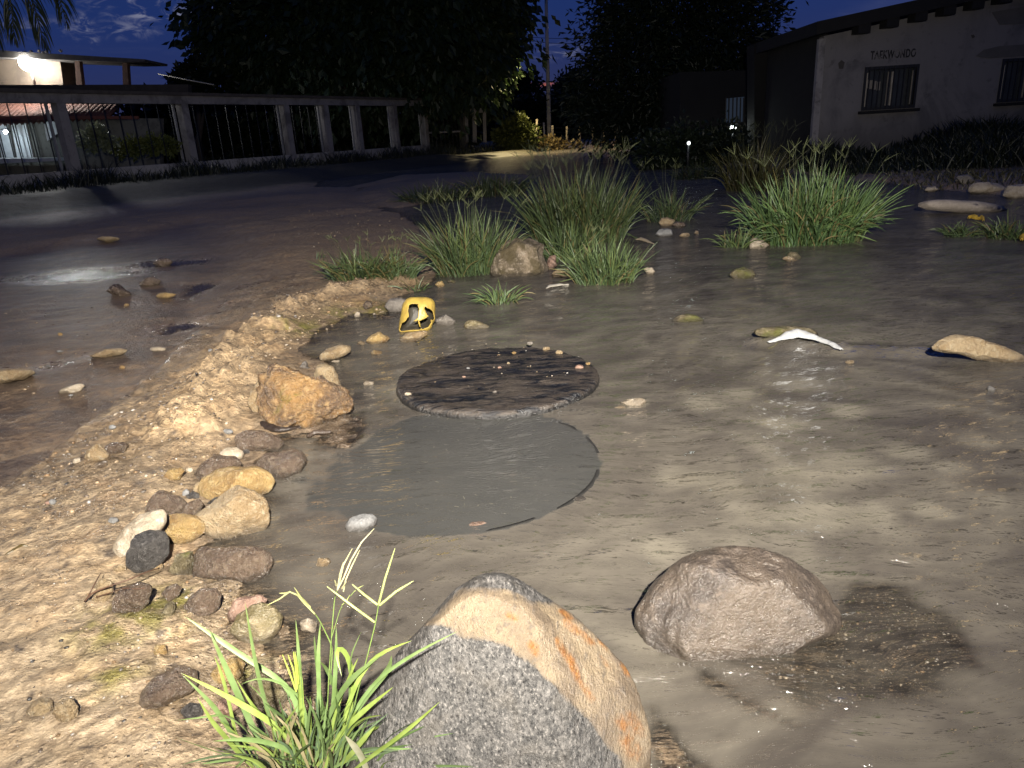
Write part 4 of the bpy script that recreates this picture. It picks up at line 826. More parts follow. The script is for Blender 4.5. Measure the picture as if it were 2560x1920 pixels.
def straws():
    r_ = np.random.default_rng(9); b = Blades(); cs = []
    for i in range(110):
        a = r_.uniform(0, 6.28); q = HOLE_R * math.sqrt(r_.random()) * .95 if i < 80 else r_.uniform(.5, 1.3); a = a if i < 80 else r_.uniform(-1.6, .4)
        x, y = HOLE_C[0] + q * math.cos(a), HOLE_C[1] + q * math.sin(a); L = r_.uniform(.004, .018) if i % 9 else r_.uniform(.02, .035); t = r_.normal() * .7 - .5
        b.add([(x, y, .0035), (x + L * .5 * math.cos(t), y + L * .5 * math.sin(t), .0045), (x + L * math.cos(t), y + L * math.sin(t), .0035)], .0006, np.array((.30, .28, .22)) * r_.uniform(.5, 1.1), n=4, face=(0, 0, 1), fold=.1)
    b.build('floating_straw', kind='stuff')
# ------------------------------------------------------------------ grass
def grass_mat():
    m, w = newmat('grass_blade'); c = w.N('ShaderNodeAttribute', attribute_name='tint').outputs['Color']; tc = w.N('ShaderNodeTexCoord').outputs['Object']
    n = w.noise(tc, 30, 3, .6); c = w.mix(w.mr(n, .35, .7), c, w.mix(1.0, c, (.72, .74, .62), 'MULTIPLY'))
    p = pbr(w, c, .42, None, .4); t = w.N('ShaderNodeBsdfTranslucent', {'Color': c}).outputs[0]
    return finish(m, w, w.N('ShaderNodeMixShader', {0: .18, 1: p, 2: t}).outputs[0])
MAT['grass'] = grass_mat()
class Blades:
    def __init__(s): s.co = []; s.q = []; s.c = []; s.n = 0
    def add(s, P, width, col, tip=None, n=8, face=None, fold=.35, prof=None):
        P = np.asarray(P, float); t = np.linspace(0, len(P) - 1, n)
        Q = np.stack([np.interp(t, range(len(P)), P[:, a]) for a in range(3)], 1)
        if len(P) > 2:
            for _ in range(2): Q[1:-1] = (Q[:-2] + 2 * Q[1:-1] + Q[2:]) / 4
        T = np.gradient(Q, axis=0); T /= np.linalg.norm(T, axis=1)[:, None] + 1e-9
        f = np.asarray(face if face is not None else (rng.normal(), rng.normal(), .4)); S = np.cross(T, f); S /= np.linalg.norm(S, axis=1)[:, None] + 1e-9; N_ = np.cross(S, T)
        u = np.linspace(0, 1, n); wv = width * (prof(u) if prof else np.minimum(1, .55 + 1.6 * u) * np.sqrt(np.clip(1 - u ** 2.2, 0, 1)) + 1e-5)
        co = np.stack([Q - S * wv[:, None], Q - N_ * (wv * fold)[:, None], Q + S * wv[:, None]], 1).reshape(-1, 3)
        i = np.arange(n - 1)[:, None] * 3 + s.n; q = np.concatenate([i + [0, 1, 4, 3], i + [1, 2, 5, 4]])
        tip = col if tip is None else tip; cc = np.asarray(col)[None] * (1 - u[:, None] ** 3) + np.asarray(tip)[None] * u[:, None] ** 3
        cc = cc * (.62 + .38 * np.minimum(1, u * 3))[:, None] if False else cc
        s.co.append(co); s.q.append(q); s.c.append(np.repeat(cc, 3, 0)); s.n += len(co)
    def tube(s, P, r0, r1, col, n=4, res=None):
        co, q, tr = tube('', P, r0, r1, n=n, mesh_only=True, res=res); s.co.append(co); s.q.append(np.array(q) + s.n); s.c.append(np.repeat(np.asarray(col)[None], len(co), 0)); s.n += len(co)
    def build(s, name, parent=None, org=(0, 0, 0), **props):
        me = mesh_from(name, np.concatenate(s.co) - np.asarray(org), np.concatenate(s.q)); add_attr(me, 'tint', np.concatenate(s.c), 'COL')
        return link(name, me, MAT['grass'], parent, **props)
straws()
GREENS = np.array([(.120, .175, .075), (.100, .150, .070), (.140, .190, .070), (.085, .135, .065)])
def spike(b, P, r, col, kn=9):
    """a grass spike: a bumpy tube"""
    P = np.asarray(P, float); n = kn * 2 + 1; s = np.linspace(0, len(P) - 1, n); Q = np.stack([np.interp(s, range(len(P)), P[:, a]) for a in range(3)], 1)
    rr = r * (.7 + .3 * (np.arange(n) % 2)) * np.clip(1.25 - np.linspace(0, 1, n) ** 3, .25, 1); rr[0] = r * .35
    co, q, tr = tube('', Q, rr, None, n=5, mesh_only=True); b.co.append(co); b.q.append(np.array(q) + b.n); b.c.append(np.repeat(np.asarray(col)[None] * rng.uniform(.85, 1.15), len(co), 0)); b.n += len(co)

def clump(name, label, x, y, rx_px, h_px, n, width=.004, droop=.55, lean=.5, heads=0, green=1.0, ry=None, group='grass clumps growing in the stream', hue=None, headh=1.15, zb=None, broad=1.0):
    g = ground(x, y); z = max(0, tz(g[0], g[1])) if zb is None else zb; g = ground(x, y, z); t = gdepth(x, y, z)
    H = h_px * t / F; rx = rx_px * t / F; ry = ry or rx * .7
    g = g + np.array([0, ry * .55, 0]); g[2] = z
    root = empty(name, tuple(g), label, 'grass', group)
    b = Blades()
    for i in range(n):
        a = rng.uniform(0, 2 * math.pi); q = math.sqrt(rng.random()); ox, oy = math.cos(a) * q, math.sin(a) * q
        base = np.array([ox * rx * .72, oy * ry * .72, -.015]); L = H * rng.uniform(.45, 1.12) * (1 - .22 * q)
        d = np.array([ox + rng.normal() * .45, oy + rng.normal() * .75, 0]) + (rng.normal() * .5, 0, 0); d *= min(1.0, .95 / (np.linalg.norm(d) + 1e-6)); ln = lean * 1.2 * (.25 + .9 * q) * rng.uniform(.6, 1.3)
        s = np.linspace(0, 1, 6)[:, None]; P = base + d * (L * ln * s ** 1.35) + np.array([0, 0, 1.0]) * (L * (s * 1.05 - droop * rng.uniform(.2, 1.2) * ln * s ** 2.6))
        P += np.cumsum(rng.normal(size=(6, 3)) * L * .022, 0) * s
        if rng.random() < .16: kk_ = rng.integers(2, 5); P[kk_:] = P[kk_ - 1] + (P[kk_:] - P[kk_ - 1]) * np.array([1.0, 1.0, rng.uniform(-.4, .5)]) + np.arange(1, 7 - kk_)[:, None] * np.append(rng.normal(size=2), 0) * L * .03
        col = GREENS[rng.integers(4)] * rng.uniform(.7, 1.25) * green
        if hue is not None: col = col * hue
        if rng.random() < .13: col = np.array((.20, .165, .075)) * green
        b.add(P, width * rng.uniform(.6, 1.25) * broad, col, tip=col * 1.15 + (.02, .02, 0), n=7)
    b.build('blades', root, kind='stuff')
    for i in range(heads):
        hb = Blades(); a = rng.uniform(0, 6.28); q = math.sqrt(rng.random()); base = np.array([math.cos(a) * q * rx * .5, math.sin(a) * q * ry * .5, 0])
        L = H * rng.uniform(.82, 1.0) * headh; d = np.array([math.cos(a) * q + rng.normal() * .3, math.sin(a) * q * .7 + rng.normal() * .3, 0]) * lean * .75
        s = np.linspace(0, 1, 5)[:, None]; P = base + d * L * s ** 1.3 + np.array([0, 0, 1.0]) * L * s * (1 - .12 * np.linalg.norm(d))
        c = np.array((.145, .165, .075)) * green * rng.uniform(.75, 1.15); hb.tube(P, .0016, .0011, c * .8, res=8)
        tp = P[-1]; up_ = (P[-1] - P[-2]) / np.linalg.norm(P[-1] - P[-2])
        for j in range(rng.integers(3, 6)):
            ang = rng.uniform(0, 6.28); side = np.array([math.cos(ang), math.sin(ang) * .8, 0]) * rng.uniform(.3, 1.1); dd = up_ + side; dd /= np.linalg.norm(dd); sl = H * rng.uniform(.11, .2)
            spike(hb, [tp, tp + dd * sl * .5, tp + dd * sl + np.array([0, 0, -.08]) * sl], .0020, c, 6)
        hb.build('seed_head', root)
    return root
clump('grass_clump', 'wide low dark green grass clump on the sand bank at the left', 900, 702, 108, 100, 420, .0042, .6, .75, 10, .62)
clump('grass_clump', 'low right half of the wide grass clump on the sand bank', 985, 700, 75, 95, 220, .0042, .6, .8, 5, .68)
clump('grass_clump', 'upright feathery grass clump left of the square boulder', 1172, 690, 115, 175, 760, .0040, .45, .52, 20, .70)
clump('grass_clump', 'tallest and widest grass clump, behind the square boulder', 1455, 612, 160, 200, 1300, .0042, .45, .48, 40, .50)
clump('grass_clump', 'bright grass clump right of the square boulder, closest in that row', 1520, 712, 105, 130, 520, .0040, .5, .6, 6, .85)
clump('grass_clump', 'grass filling the gap between boulder and bright clump', 1425, 655, 75, 125, 240, .0042, .5, .6, 3, .78)
clump('grass_tuft', 'small grass tuft alone in the water in front of the square boulder', 1252, 762, 52, 78, 95, .0042, .65, .85, 0, .95)
clump('grass_tuft', 'tiny grass sprig on the sand edge behind the yellow container', 1038, 728, 30, 52, 26, .004, .6, .95, 0, .7)
clump('grass_tuft', 'tiny spiky grass sprig on the mud left of the wide low clump', 795, 650, 24, 42, 10, .003, .4, 1.0, 0, .8)
clump('grass_clump', 'thin grass clump with open seed heads above the little heap of stones', 1680, 556, 75, 100, 210, .0045, .55, .7, 9, .62, headh=1.55)
clump('grass_clump', 'largest leafy bright green grass clump on the right', 2050, 612, 185, 205, 2000, .0050, .95, .46, 22, .86, broad=1.15, hue=np.array((.95, 1.08, 1.0)))
clump('grass_tuft', 'small grass tuft at the left foot of the largest leafy clump', 1850, 620, 52, 72, 130, .0045, .65, .85, 0, .85)
clump('grass_tuft', 'small round grass tuft in the water at the right', 2412, 592, 50, 52, 130, .0045, .6, .9, 0, .6)
clump('grass_tuft', 'grass tuft with yellow leaves at the right frame edge', 2540, 598, 70, 75, 190, .005, .6, .9, 2, .66)
clump('grass_clump', 'low dark grass strip on the sand spit behind the row of clumps, left part', 1080, 508, 110, 62, 380, .007, .5, .7, 0, .30, ry=.5)
clump('grass_clump', 'low dark grass strip on the sand spit behind the row of clumps, right part', 1235, 492, 110, 72, 420, .007, .5, .7, 0, .33, ry=.6)
clump('grass_clump', 'dim low grass on the far side of the water left of the brown weed', 1765, 448, 90, 55, 300, .008, .5, .8, 0, .16, ry=.5)
clump('tall_weed', 'dim brownish weed standing behind the largest leafy clump', 1900, 478, 95, 135, 420, .007, .4, .55, 26, .30, hue=np.array((1.35, .92, .8)), ry=.5)

# the grass at the photographer's feet, blade by blade
def foreground_grass():
    k = 700 / 1873; q = lambda p: (440 + p[0] * k, 1300 + p[1] * k)
    T0 = gdepth(795, 1935)
    org = ground(800, 1935); root = empty('foreground_grass', tuple(org), 'bright green grass with long blades and seed heads in the foreground by the banded boulder', 'grass', 'grass clumps growing in the stream')
    def P3(pts, ta, tb):
        n = len(pts); return [at(*q(p), ta + (tb - ta) * (i / (n - 1)) ** .8) for i, p in enumerate(pts)]
    lime = (.25, .34, .085); mid = (.175, .265, .10); blue = (.15, .225, .125); deep = (.09, .145, .05)
    bl = [  # base ... tip (crop pixels), half width, tint, depth at base and at tip
        ([(900, 1640), (800, 1130), (520, 960), (270, 790), (60, 645)], 13, mid, 1.14, 1.10), ([(700, 1660), (560, 1500), (440, 1220), (330, 980), (215, 722)], 15, mid, 1.15, 1.08), ([(760, 1660), (640, 1360), (580, 1170), (520, 900), (460, 538)], 12, mid, 1.14, 1.04),
        ([(560, 1660), (420, 1560), (360, 1230), (300, 1010), (255, 905)], 11, lime, 1.12, 1.08), ([(900, 1640), (760, 1450), (620, 1340), (350, 1180), (30, 1022)], 14, lime, 1.10, 1.0), ([(560, 1660), (430, 1560), (350, 1380), (230, 1215), (40, 1035)], 12, mid, 1.12, 1.02),
        ([(520, 1660), (420, 1560), (330, 1450), (240, 1350), (140, 1180)], 13, lime, 1.1, 1.02), ([(900, 1640), (800, 1560), (640, 1490), (460, 1462), (240, 1480)], 14, mid, 1.06, .98), ([(860, 1650), (700, 1600), (500, 1565), (250, 1575), (30, 1640)], 17, blue, 1.05, .96),
        ([(560, 1640), (440, 1600), (300, 1560), (150, 1510), (-10, 1450)], 10, mid, 1.1, 1.02), ([(850, 1640), (842, 1400), (832, 1150), (822, 900), (800, 660)], 11, mid, 1.14, 1.04), ([(860, 1640), (845, 1300), (832, 1100), (818, 860)], 13, lime, 1.12, 1.06),
        ([(930, 1640), (960, 1350), (955, 1100), (950, 900), (966, 680)], 11, mid, 1.14, 1.06), ([(990, 1640), (1040, 1400), (1062, 1100), (1072, 900), (1072, 710)], 12, mid, 1.15, 1.06), ([(1120, 1500), (1185, 1200), (1180, 1000), (1140, 880), (1085, 845), (1068, 900), (1110, 1050)], 12, lime, 1.12, 1.05),
        ([(920, 1640), (1000, 1350), (1100, 1150), (1200, 1030), (1382, 898)], 14, mid, 1.13, 1.0), ([(1080, 1500), (1160, 1200), (1250, 1000), (1380, 878), (1580, 806)], 11, lime, 1.1, .99), ([(1060, 1560), (1180, 1290), (1320, 1090), (1450, 985), (1640, 865), (1890, 742)], 10, mid, 1.08, .98),
        ([(940, 1650), (1050, 1500), (1150, 1370), (1290, 1245), (1458, 1114)], 12, lime, 1.1, .97), ([(1180, 1680), (1320, 1570), (1450, 1480), (1590, 1370), (1765, 1215)], 13, lime, 1.02, .96), ([(1130, 1600), (1250, 1535), (1370, 1530), (1500, 1545)], 12, blue, 1.05, .98),
        ([(1090, 1520), (1200, 1270), (1330, 1110), (1430, 990), (1442, 905)], 15, mid, 1.1, 1.0), ([(1100, 1640), (1180, 1560), (1250, 1470), (1338, 1374)], 12, lime, 1.06, .99), ([(1120, 1480), (1200, 1360), (1280, 1318), (1375, 1306)], 8, lime, 1.06, .99),
        ([(1290, 1720), (1250, 1600), (1200, 1520), (1130, 1440)], 20, (.34, .34, .25), 1.03, .99), ([(980, 1640), (1010, 1400), (960, 1150), (930, 850), (925, 770)], 8, deep, 1.15, 1.09), ([(1040, 1600), (1100, 1300), (1060, 1100), (1000, 980), (960, 945)], 10, deep, 1.13, 1.08),
        ([(820, 1650), (740, 1450), (690, 1380), (600, 1200), (470, 1080)], 8, mid, 1.13, 1.07), ([(1010, 1560), (1060, 1300), (1130, 1120), (1180, 1000), (1220, 920)], 7, lime, 1.12, 1.05), ([(840, 1640), (880, 1400), (860, 1200), (720, 1090), (560, 1045), (430, 1100)], 7, mid, 1.12, 1.06),
        ([(800, 1660), (660, 1380), (520, 1260), (400, 1060)], 9, lime, 1.13, 1.08), ([(740, 1660), (600, 1560), (470, 1400), (340, 1290), (190, 1320), (0, 1340)], 7, mid, 1.1, 1.02), ([(1160, 1400), (1160, 1050), (1170, 900), (1240, 745)], 5, mid, 1.1, 1.04)]
    for pts, wpx, c, ta, tb in bl:
        b = Blades(); c = np.array(c) * rng.uniform(.85, 1.1); b.add(P3(pts, ta, tb), wpx * k * ta / F * 1.3, c, tip=c * 1.1 + (.02, .0, 0), n=14, face=-FWD + rng.normal(size=3) * .25, fold=.25,
                                                                         prof=lambda u: np.minimum(1, .6 + 2 * u) * np.clip((1 - u) * 3.2, 0, 1) ** .75 + 1e-4)
        b.build('blade', root, org, )
    for i in range(215):                                                # shorter blades at the foot of the tuft
        b = Blades(); x0 = rng.normal(930, 190); base = (x0, rng.uniform(1560, 1720)); ln = rng.uniform(150, 520); an = (x0 - 930) / 320 * .9 + rng.normal() * .38
        tip = (base[0] + math.sin(an) * ln, base[1] - math.cos(an) * ln * .85); md = ((base[0] * .5 + tip[0] * .5) - an * 40, base[1] * .45 + tip[1] * .55 - 25)
        ta = rng.uniform(1.04, 1.2); c = np.array([lime, mid, mid, blue, deep][rng.integers(5)]) * rng.uniform(.6, 1.1)
        if rng.random() < .12: c = np.array((.30, .26, .15))
        b.add(P3([base, md, tip], ta, ta - .06), rng.uniform(5, 13) * k * ta / F, c, n=9, face=-FWD + rng.normal(size=3) * .5, fold=.3); b.build('blade', root, org)
    def head(stem, spikes, ta, tb, sw=5.0, pw=10.0, cs=(.20, .29, .085), cp=(.36, .40, .16)):
        b = Blades(); S = P3(stem, ta, tb); b.tube(S, sw * k * ta / F, sw * .7 * k * tb / F, cs, n=6, res=26)
        st = b.build('stem', root, org); 
        for s in spikes:
            h = Blades(); spike(h, [at(*q(p), tb - .012 * j / max(1, len(s) - 1)) for j, p in enumerate(s)], pw * k * tb / F, cp, max(7, len(s) * 9)); h.build('spike', st, org)
    head([(1170, 1330), (1215, 1150), (1270, 950), (1335, 690), (1355, 565)], [[(1355, 565), (1400, 390), (1465, 188)], [(1360, 572), (1470, 480), (1588, 408)], [(1350, 568), (1260, 500), (1178, 430)], [(1330, 684), (1180, 575), (1010, 445)]], 1.1, 1.02)
    head([(1010, 1330), (1022, 1050), (1040, 780), (1060, 530), (1078, 470)], [[(1078, 470), (1120, 390), (1170, 270), (1240, 150), (1325, 58)], [(1080, 460), (1095, 370), (1120, 280)], [(1085, 450), (1120, 300), (1180, 190)], [(1120, 480), (1135, 400), (1180, 300), (1230, 200)], [(1072, 440), (1062, 400)], [(1110, 460), (1140, 410)]], 1.12, 1.04, 4.2, 6.8, cp=(.42, .39, .24))
    head([(1030, 1100), (1048, 850), (960, 670), (900, 590)], [[(900, 590), (850, 540), (790, 450)], [(900, 585), (830, 510), (760, 480), (690, 530), (610, 570)], [(930, 630), (860, 560), (800, 490)], [(770, 480), (730, 490), (690, 490)]], 1.12, 1.05, 4.6, 7.0, cp=(.33, .33, .15))
    head([(1040, 790), (1100, 590), (1190, 480)], [[(1190, 480), (1220, 455), (1255, 437)], [(1110, 570), (1140, 540), (1165, 500)]], 1.06, 1.04, 2.8, 4.2)
    head([(820, 1300), (815, 1150)], [[(805, 1150), (760, 1020), (712, 900)], [(808, 1140), (785, 1000), (748, 900)], [(812, 1130), (800, 980), (785, 880)], [(822, 1100), (810, 970), (795, 880)]], 1.1, 1.07, 4, 8.0, cp=(.36, .44, .09))
foreground_grass()

# ------------------------------------------------------------------ background
def box_co(c, ax, ay, az):
    c = np.asarray(c, float); return [c + sx * np.asarray(ax) + sy * np.asarray(ay) + sz * np.asarray(az) for sx in (-1, 1) for sy in (-1, 1) for sz in (-1, 1)]
BQ = [[0, 1, 3, 2], [4, 6, 7, 5], [0, 4, 5, 1], [2, 3, 7, 6], [0, 2, 6, 4], [1, 5, 7, 3]]
class Sh:
    def __init__(s): s.co = []; s.q = []
    def box(s, c, ax, ay, az): n = len(s.co); s.co += box_co(c, ax, ay, az); s.q += [[i + n for i in f] for f in BQ]; return s
    def prism(s, poly, off):
        """extrude a planar outline by a vector"""
        n = len(s.co); m = len(poly); s.co += [np.asarray(p, float) for p in poly] + [np.asarray(p, float) + off for p in poly]
        s.q += [[n + i, n + (i + 1) % m, n + m + (i + 1) % m, n + m + i] for i in range(m)]; s.ng = getattr(s, 'ng', []) + [[n + i for i in range(m)][::-1], [n + m + i for i in range(m)]]; return s
    def build(s, name, mat, parent=None, **props):
        me = bpy.data.meshes.new(name); me.from_pydata([tuple(c) for c in s.co], [], s.q + getattr(s, 'ng', [])); me.update()
        bm = bmesh.new(); bm.from_mesh(me); bmesh.ops.recalc_face_normals(bm, faces=bm.faces); bm.to_mesh(me); bm.free()
        return link(name, me, mat, parent, **props)
def emit(name, c, s):
    m, w = newmat(name); return finish(m, w, w.N('ShaderNodeEmission', {'Color': c + (1,), 'Strength': s}).outputs[0])
def ball(name, c, r, mat, parent=None, sub=3, **props):
    v, f = ico(sub); return link(name, mesh_from(name, v * r, tris=f), mat, parent, tuple(c), **props)
def wall_mat(name, c, stain, sc=1.2, dark_foot=None):
    m, w = newmat(name); tc = w.N('ShaderNodeTexCoord').outputs['Object']; sp = w.N('ShaderNodeSeparateXYZ', {0: tc})
    a = w.noise(tc, sc, 7, .66, .5); b = w.noise(tc, sc * 6, 5, .65); st = w.noise(w.vmath('MULTIPLY', tc, (1, 1, .22)), sc * 3, 5, .6)
    col = w.mix(w.mr(a, .46, .66), c, stain); col = w.mix(w.math('MULTIPLY', w.mr(b, .55, .7), .5), col, tuple(x * .5 for x in stain)); col = w.mix(w.math('MULTIPLY', w.mr(st, .5, .7), .35), col, stain)
    if dark_foot is not None:  # wall colour turns darker below this height, edge broken by noise
        k = w.math('MULTIPLY', w.mr(w.math('ADD', sp.outputs[2], w.math('MULTIPLY', a, 1.4)), dark_foot, dark_foot - .8), .75); col = w.mix(k, col, tuple(x * .42 for x in c))
    return finish(m, w, pbr(w, col, .85, bump(w, w.math('ADD', a, b), .35, .02), .25))
UPZ = np.array([0, 0, 1.0])

# --- long white garden wall with open bays at the left
EA = ground(0, 232, 2.65); EB = ground(1054, 252, 2.65)
ED = (EB - EA); ED[2] = 0; EL = np.linalg.norm(ED); ED /= EL; EN = np.array([ED[1], -ED[0], 0.0])     # EN points to the viewer
if EN @ (CAM - EA) < 0: EN = -EN
def along(px_, z=1.8):
    lo, hi = -14.0, EL + 4
    for _ in range(50):
        m_ = (lo + hi) / 2; x, _y = project(np.array([EA[0], EA[1], z]) + ED * m_)
        if x[0] < px_: lo = m_
        else: hi = m_
    return lo
whitew = wall_mat('weathered_white_wall', (.20, .19, .19), (.10, .095, .094), 1.5, .7)
metal_d = plain('dark_bars', (.014, .014, .015), .5, .3, 10); metal_g = plain('grey_frame', (.22, .22, .22), .5, .3, 10)
wall_root = empty('garden_wall', (EA[0], EA[1], 0), 'long low white garden wall with open bays between columns at the left', 'wall')
O = np.array([EA[0], EA[1], 0.0])
cols = [-150, 160, 464, 716, 814, 892, 985, 1060]; spos = [along(c) for c in cols]
s0, s1 = spos[0] - 3.5, spos[-1]
Sh().box(ED * (s0 + s1) / 2 + UPZ * 2.535, ED * (s1 - s0) / 2, EN * .14, UPZ * .115).build('beam', whitew, wall_root)
Sh().box(ED * (s0 + s1) / 2 + UPZ * 2.70 - EN * .05, ED * (s1 - s0 + .2) / 2, EN * .26, UPZ * .045).build('coping', plain('dark_coping', (.07, .06, .05), .8, .4, 5), wall_root)
Sh().box(ED * (s0 + s1) / 2 + UPZ * .30, ED * (s1 - s0) / 2, EN * .09, UPZ * .42).build('base_wall', wall_mat('stained_base_wall', (.30, .29, .28), (.12, .115, .11), 2.2), wall_root)
for s in spos:
    Sh().box(ED * s + UPZ * 1.2, ED * .125, EN * .132, UPZ * 1.218).build('column', whitew, wall_root)
    Sh().box(ED * (s - .30) + UPZ * 1.57 - EN * .05, ED * .03, EN * .03, UPZ * .848).build('frame', metal_g, wall_root)
barm = None
for a, b in zip([s0] + spos[:-1], spos):
    n = max(4, int((b - a) / .42))
    for i in range(1, n):
        if a < spos[0] or a >= spos[4]: continue
        o = None; P = ED * (a + (b - a) * i / n) - EN * .05
        if barm is None: barm = Sh().box((0, 0, 1.57), ED * .011, EN * .011, UPZ * .848); barm = barm.build('bar', metal_d, wall_root); barm.location = tuple(P)
        else: o = bpy.data.objects.new('bar', barm.data); COL.objects.link(o); o.parent = wall_root; o.location = tuple(P)
# gate beyond the wall end
gs = along(1060) + .25; ge = along(1150); gate = empty('metal_gate', tuple(O + ED * gs), 'dark metal gate with pale rails at the far end of the garden wall', 'gate')
for z in (.35, 1.25, 2.2): Sh().box(ED * (ge - gs) / 2 + UPZ * z, ED * (ge - gs) / 2, EN * .03, UPZ * .04).build('rail', metal_g, gate)
for i in range(9): Sh().box(ED * (ge - gs) * i / 8 + UPZ * 1.2 - EN * .045, ED * .02, EN * .012, UPZ * 1.15).build('bar', metal_d, gate)
Sh().box(ED * (ge - gs + .2) + UPZ * 1.4, ED * .15, EN * .15, UPZ * 1.4).build('gate_post', plain('dark_post', (.06, .055, .05), .8), gate)

# --- house behind the wall
HY = 25.0
def face_rect(x0, y0, x1, y1, Yp): return [on_y(x, y, Yp) for x, y in ((x0, y0), (x1, y0), (x1, y1), (x0, y1))]
def slab(name, pts, Yp, mat, parent, th=.15, org=None, **props):
    """a real thick panel standing at distance Yp, facing the stream"""
    P = [on_y(x, y, Yp) - (org if org is not None else 0) for x, y in pts]; return Sh().prism(P, np.array([0, th, 0])).build(name, mat, parent, **props)
HO = np.array([on_y(100, 400, HY)[0], HY, 0.0]); house = empty('house', tuple(HO), 'low house with red tiled roof and lit doorway behind the garden wall', 'house')
slab('wall', [(-260, 296), (400, 296), (400, 420), (-260, 450)], HY + .6, wall_mat('house_wall', (.12, .118, .108), (.07, .068, .06), 1.0), house, .3, HO)
tilem = plain('clay_tiles', (.085, .032, .020), .8, .5, 6, .6, .03, c2=(.04, .018, .014)); palem = plain('pale_roof_stone', (.42, .36, .28), .8, .3, 8)  # the second material is plain pale tan, used for the roof stones
def tile_roof():
    a = on_y(-260, 262, HY + 2.0); b = on_y(345, 262, HY + 2.0); c = on_y(345, 296, HY - .4); n = 46; W_ = (b - a)[0]; top = max(a[2], b[2]) ; bot = c[2]
    for i in range(n):
        x = a[0] + W_ * (i + .5) / n; r = W_ / n * .5
        k = np.linspace(0, math.pi, 6); arc = np.stack([x - r * np.cos(k), np.zeros(6), np.sin(k) * r * .8], 1)
        co = np.concatenate([arc + (0, HY + 2.0, top), arc + (0, HY - .4, bot)]) - HO
        me = mesh_from('tile', co, grid_quads(6, 2)); o = link('tile', me, tilem, roofp); md = o.modifiers.new('t', 'SOLIDIFY'); md.thickness = .02
roofp = slab('roof', [(-260, 290), (345, 290), (345, 298), (-260, 298)], HY - .42, plain('eave_board', (.13, .045, .03), .8), house, .08, HO)
roofp.location = (0, 0, 0)
tile_roof()
doorm = plain('white_door', (.62, .64, .66), .5, .2, 6)
dr = slab('door', [(26, 302), (62, 302), (84, 398), (44, 400)], HY + .52, doorm, house, .07, HO)
slab('window', [(108, 302), (142, 301), (146, 332), (118, 352)], HY + .52, doorm, house, .07, HO)
slab('door', [(-14, 300), (16, 300), (36, 400), (6, 402)], HY + .52, doorm, house, .07, HO)
for i in range(5):
    x = -10 + i * 22; P = [on_y(x, 296, HY + .3) - HO, on_y(x + 26, 402, HY + .3) - HO]; tube('grille_bar', P, .018, .018, metal_d, parent=house)
slab('patio', [(-260, 398), (120, 396), (150, 402), (-260, 420)], HY - .8, plain('patio_floor', (.4, .4, .38), .3), house, 1.2, HO)
lb = on_y(14, 330, HY - .2); wl = empty('wall_lamp', tuple(lb), 'small glaring lamp beside the white door behind the garden wall', 'lamp')
ball('bulb', (0, 0, 0), .055, emit('cool_bulb', (.75, .92, 1.0), 160), wl); Sh().box((0, .12, .02), (.03, 0, 0), (0, .09, 0), (0, 0, .02)).build('bracket', metal_d, wl)
Sh().box((0, 0, .085), (.08, 0, 0), (0, .08, 0), (0, 0, .015)).build('cap', metal_d, wl)
lamp('wall_lamp_light', 'POINT', tuple(lb + (0, -.12, -.05)), 12, (.78, .92, 1.0), .05)
# upper room with canopy and the bright lamp
UY = 26.5; UO = np.array([on_y(70, 220, UY)[0], UY, 0]); upper = empty('rooftop_room', tuple(UO), 'small rooftop room with a sloping canopy on two posts, lit by a lamp', 'building')
slab('wall', [(-300, 128), (148, 138), (160, 228), (-300, 240)], UY, wall_mat('raw_plaster', (.075, .058, .043), (.042, .033, .025), .9), upper, 1.4, UO)
slab('canopy', [(-40, 121), (30, 128), (362, 148), (362, 154), (300, 155), (-40, 142)], UY - .9, plain('canopy_metal', (.06, .055, .05), .7, .4, 6), upper, 1.7, UO)
for x0, x1 in ((186, 206), (305, 321)): slab('post', [(x0, 150), (x0 + 12, 151), (x1 + 2, 236), (x1 - 13, 236)], UY - .6, plain('brick_post', (.10, .055, .04), .9, .4, 9), upper, .2, UO)
for i, x in enumerate((62, 78, 98, 108, 117, 152)): ball('roof_stone', on_y(x, 131 - i % 3 * 2, UY - .85) - UO, .05, palem, upper, sub=2)
slab('parapet', [(-300, 212), (160, 212), (470, 211), (470, 236), (-300, 236)], UY - 1.4, plain('dark_roof_edge', (.035, .03, .026), .9, .4, 5), upper, .3, UO)
bp = on_y(69, 157, UY - .75); rl = empty('rooftop_lamp', tuple(bp), 'bright white lamp glaring under the canopy of the rooftop room', 'lamp')
ball('bulb', (0, 0, 0), .25, emit('warm_bulb', (1.0, .98, .93), 300), rl); tube('stem', [(0, .1, .12), (0, .1, -.75)], .05, .04, plain('white_stem', (.5, .4, .34), .6), parent=rl)
Sh().box((.12, 0, .20), (.16, 0, 0), (0, .1, 0), (0, 0, .03)).build('shade', plain('white_shade', (.7, .7, .7), .4), rl)
lamp('rooftop_lamp_light', 'POINT', tuple(bp + (0, -.30, 0)), 13, (1.0, .96, .88), .12)
# branch and wire seen against the sky behind the canopy
tube('cable', [on_y(395, 185, 27), on_y(470, 200, 27), on_y(535, 212, 27)], .018, .018, plain('pale_cable', (.4, .38, .33), .7), label='pale slack cable running down to the roof beside the large tree', category='cable')

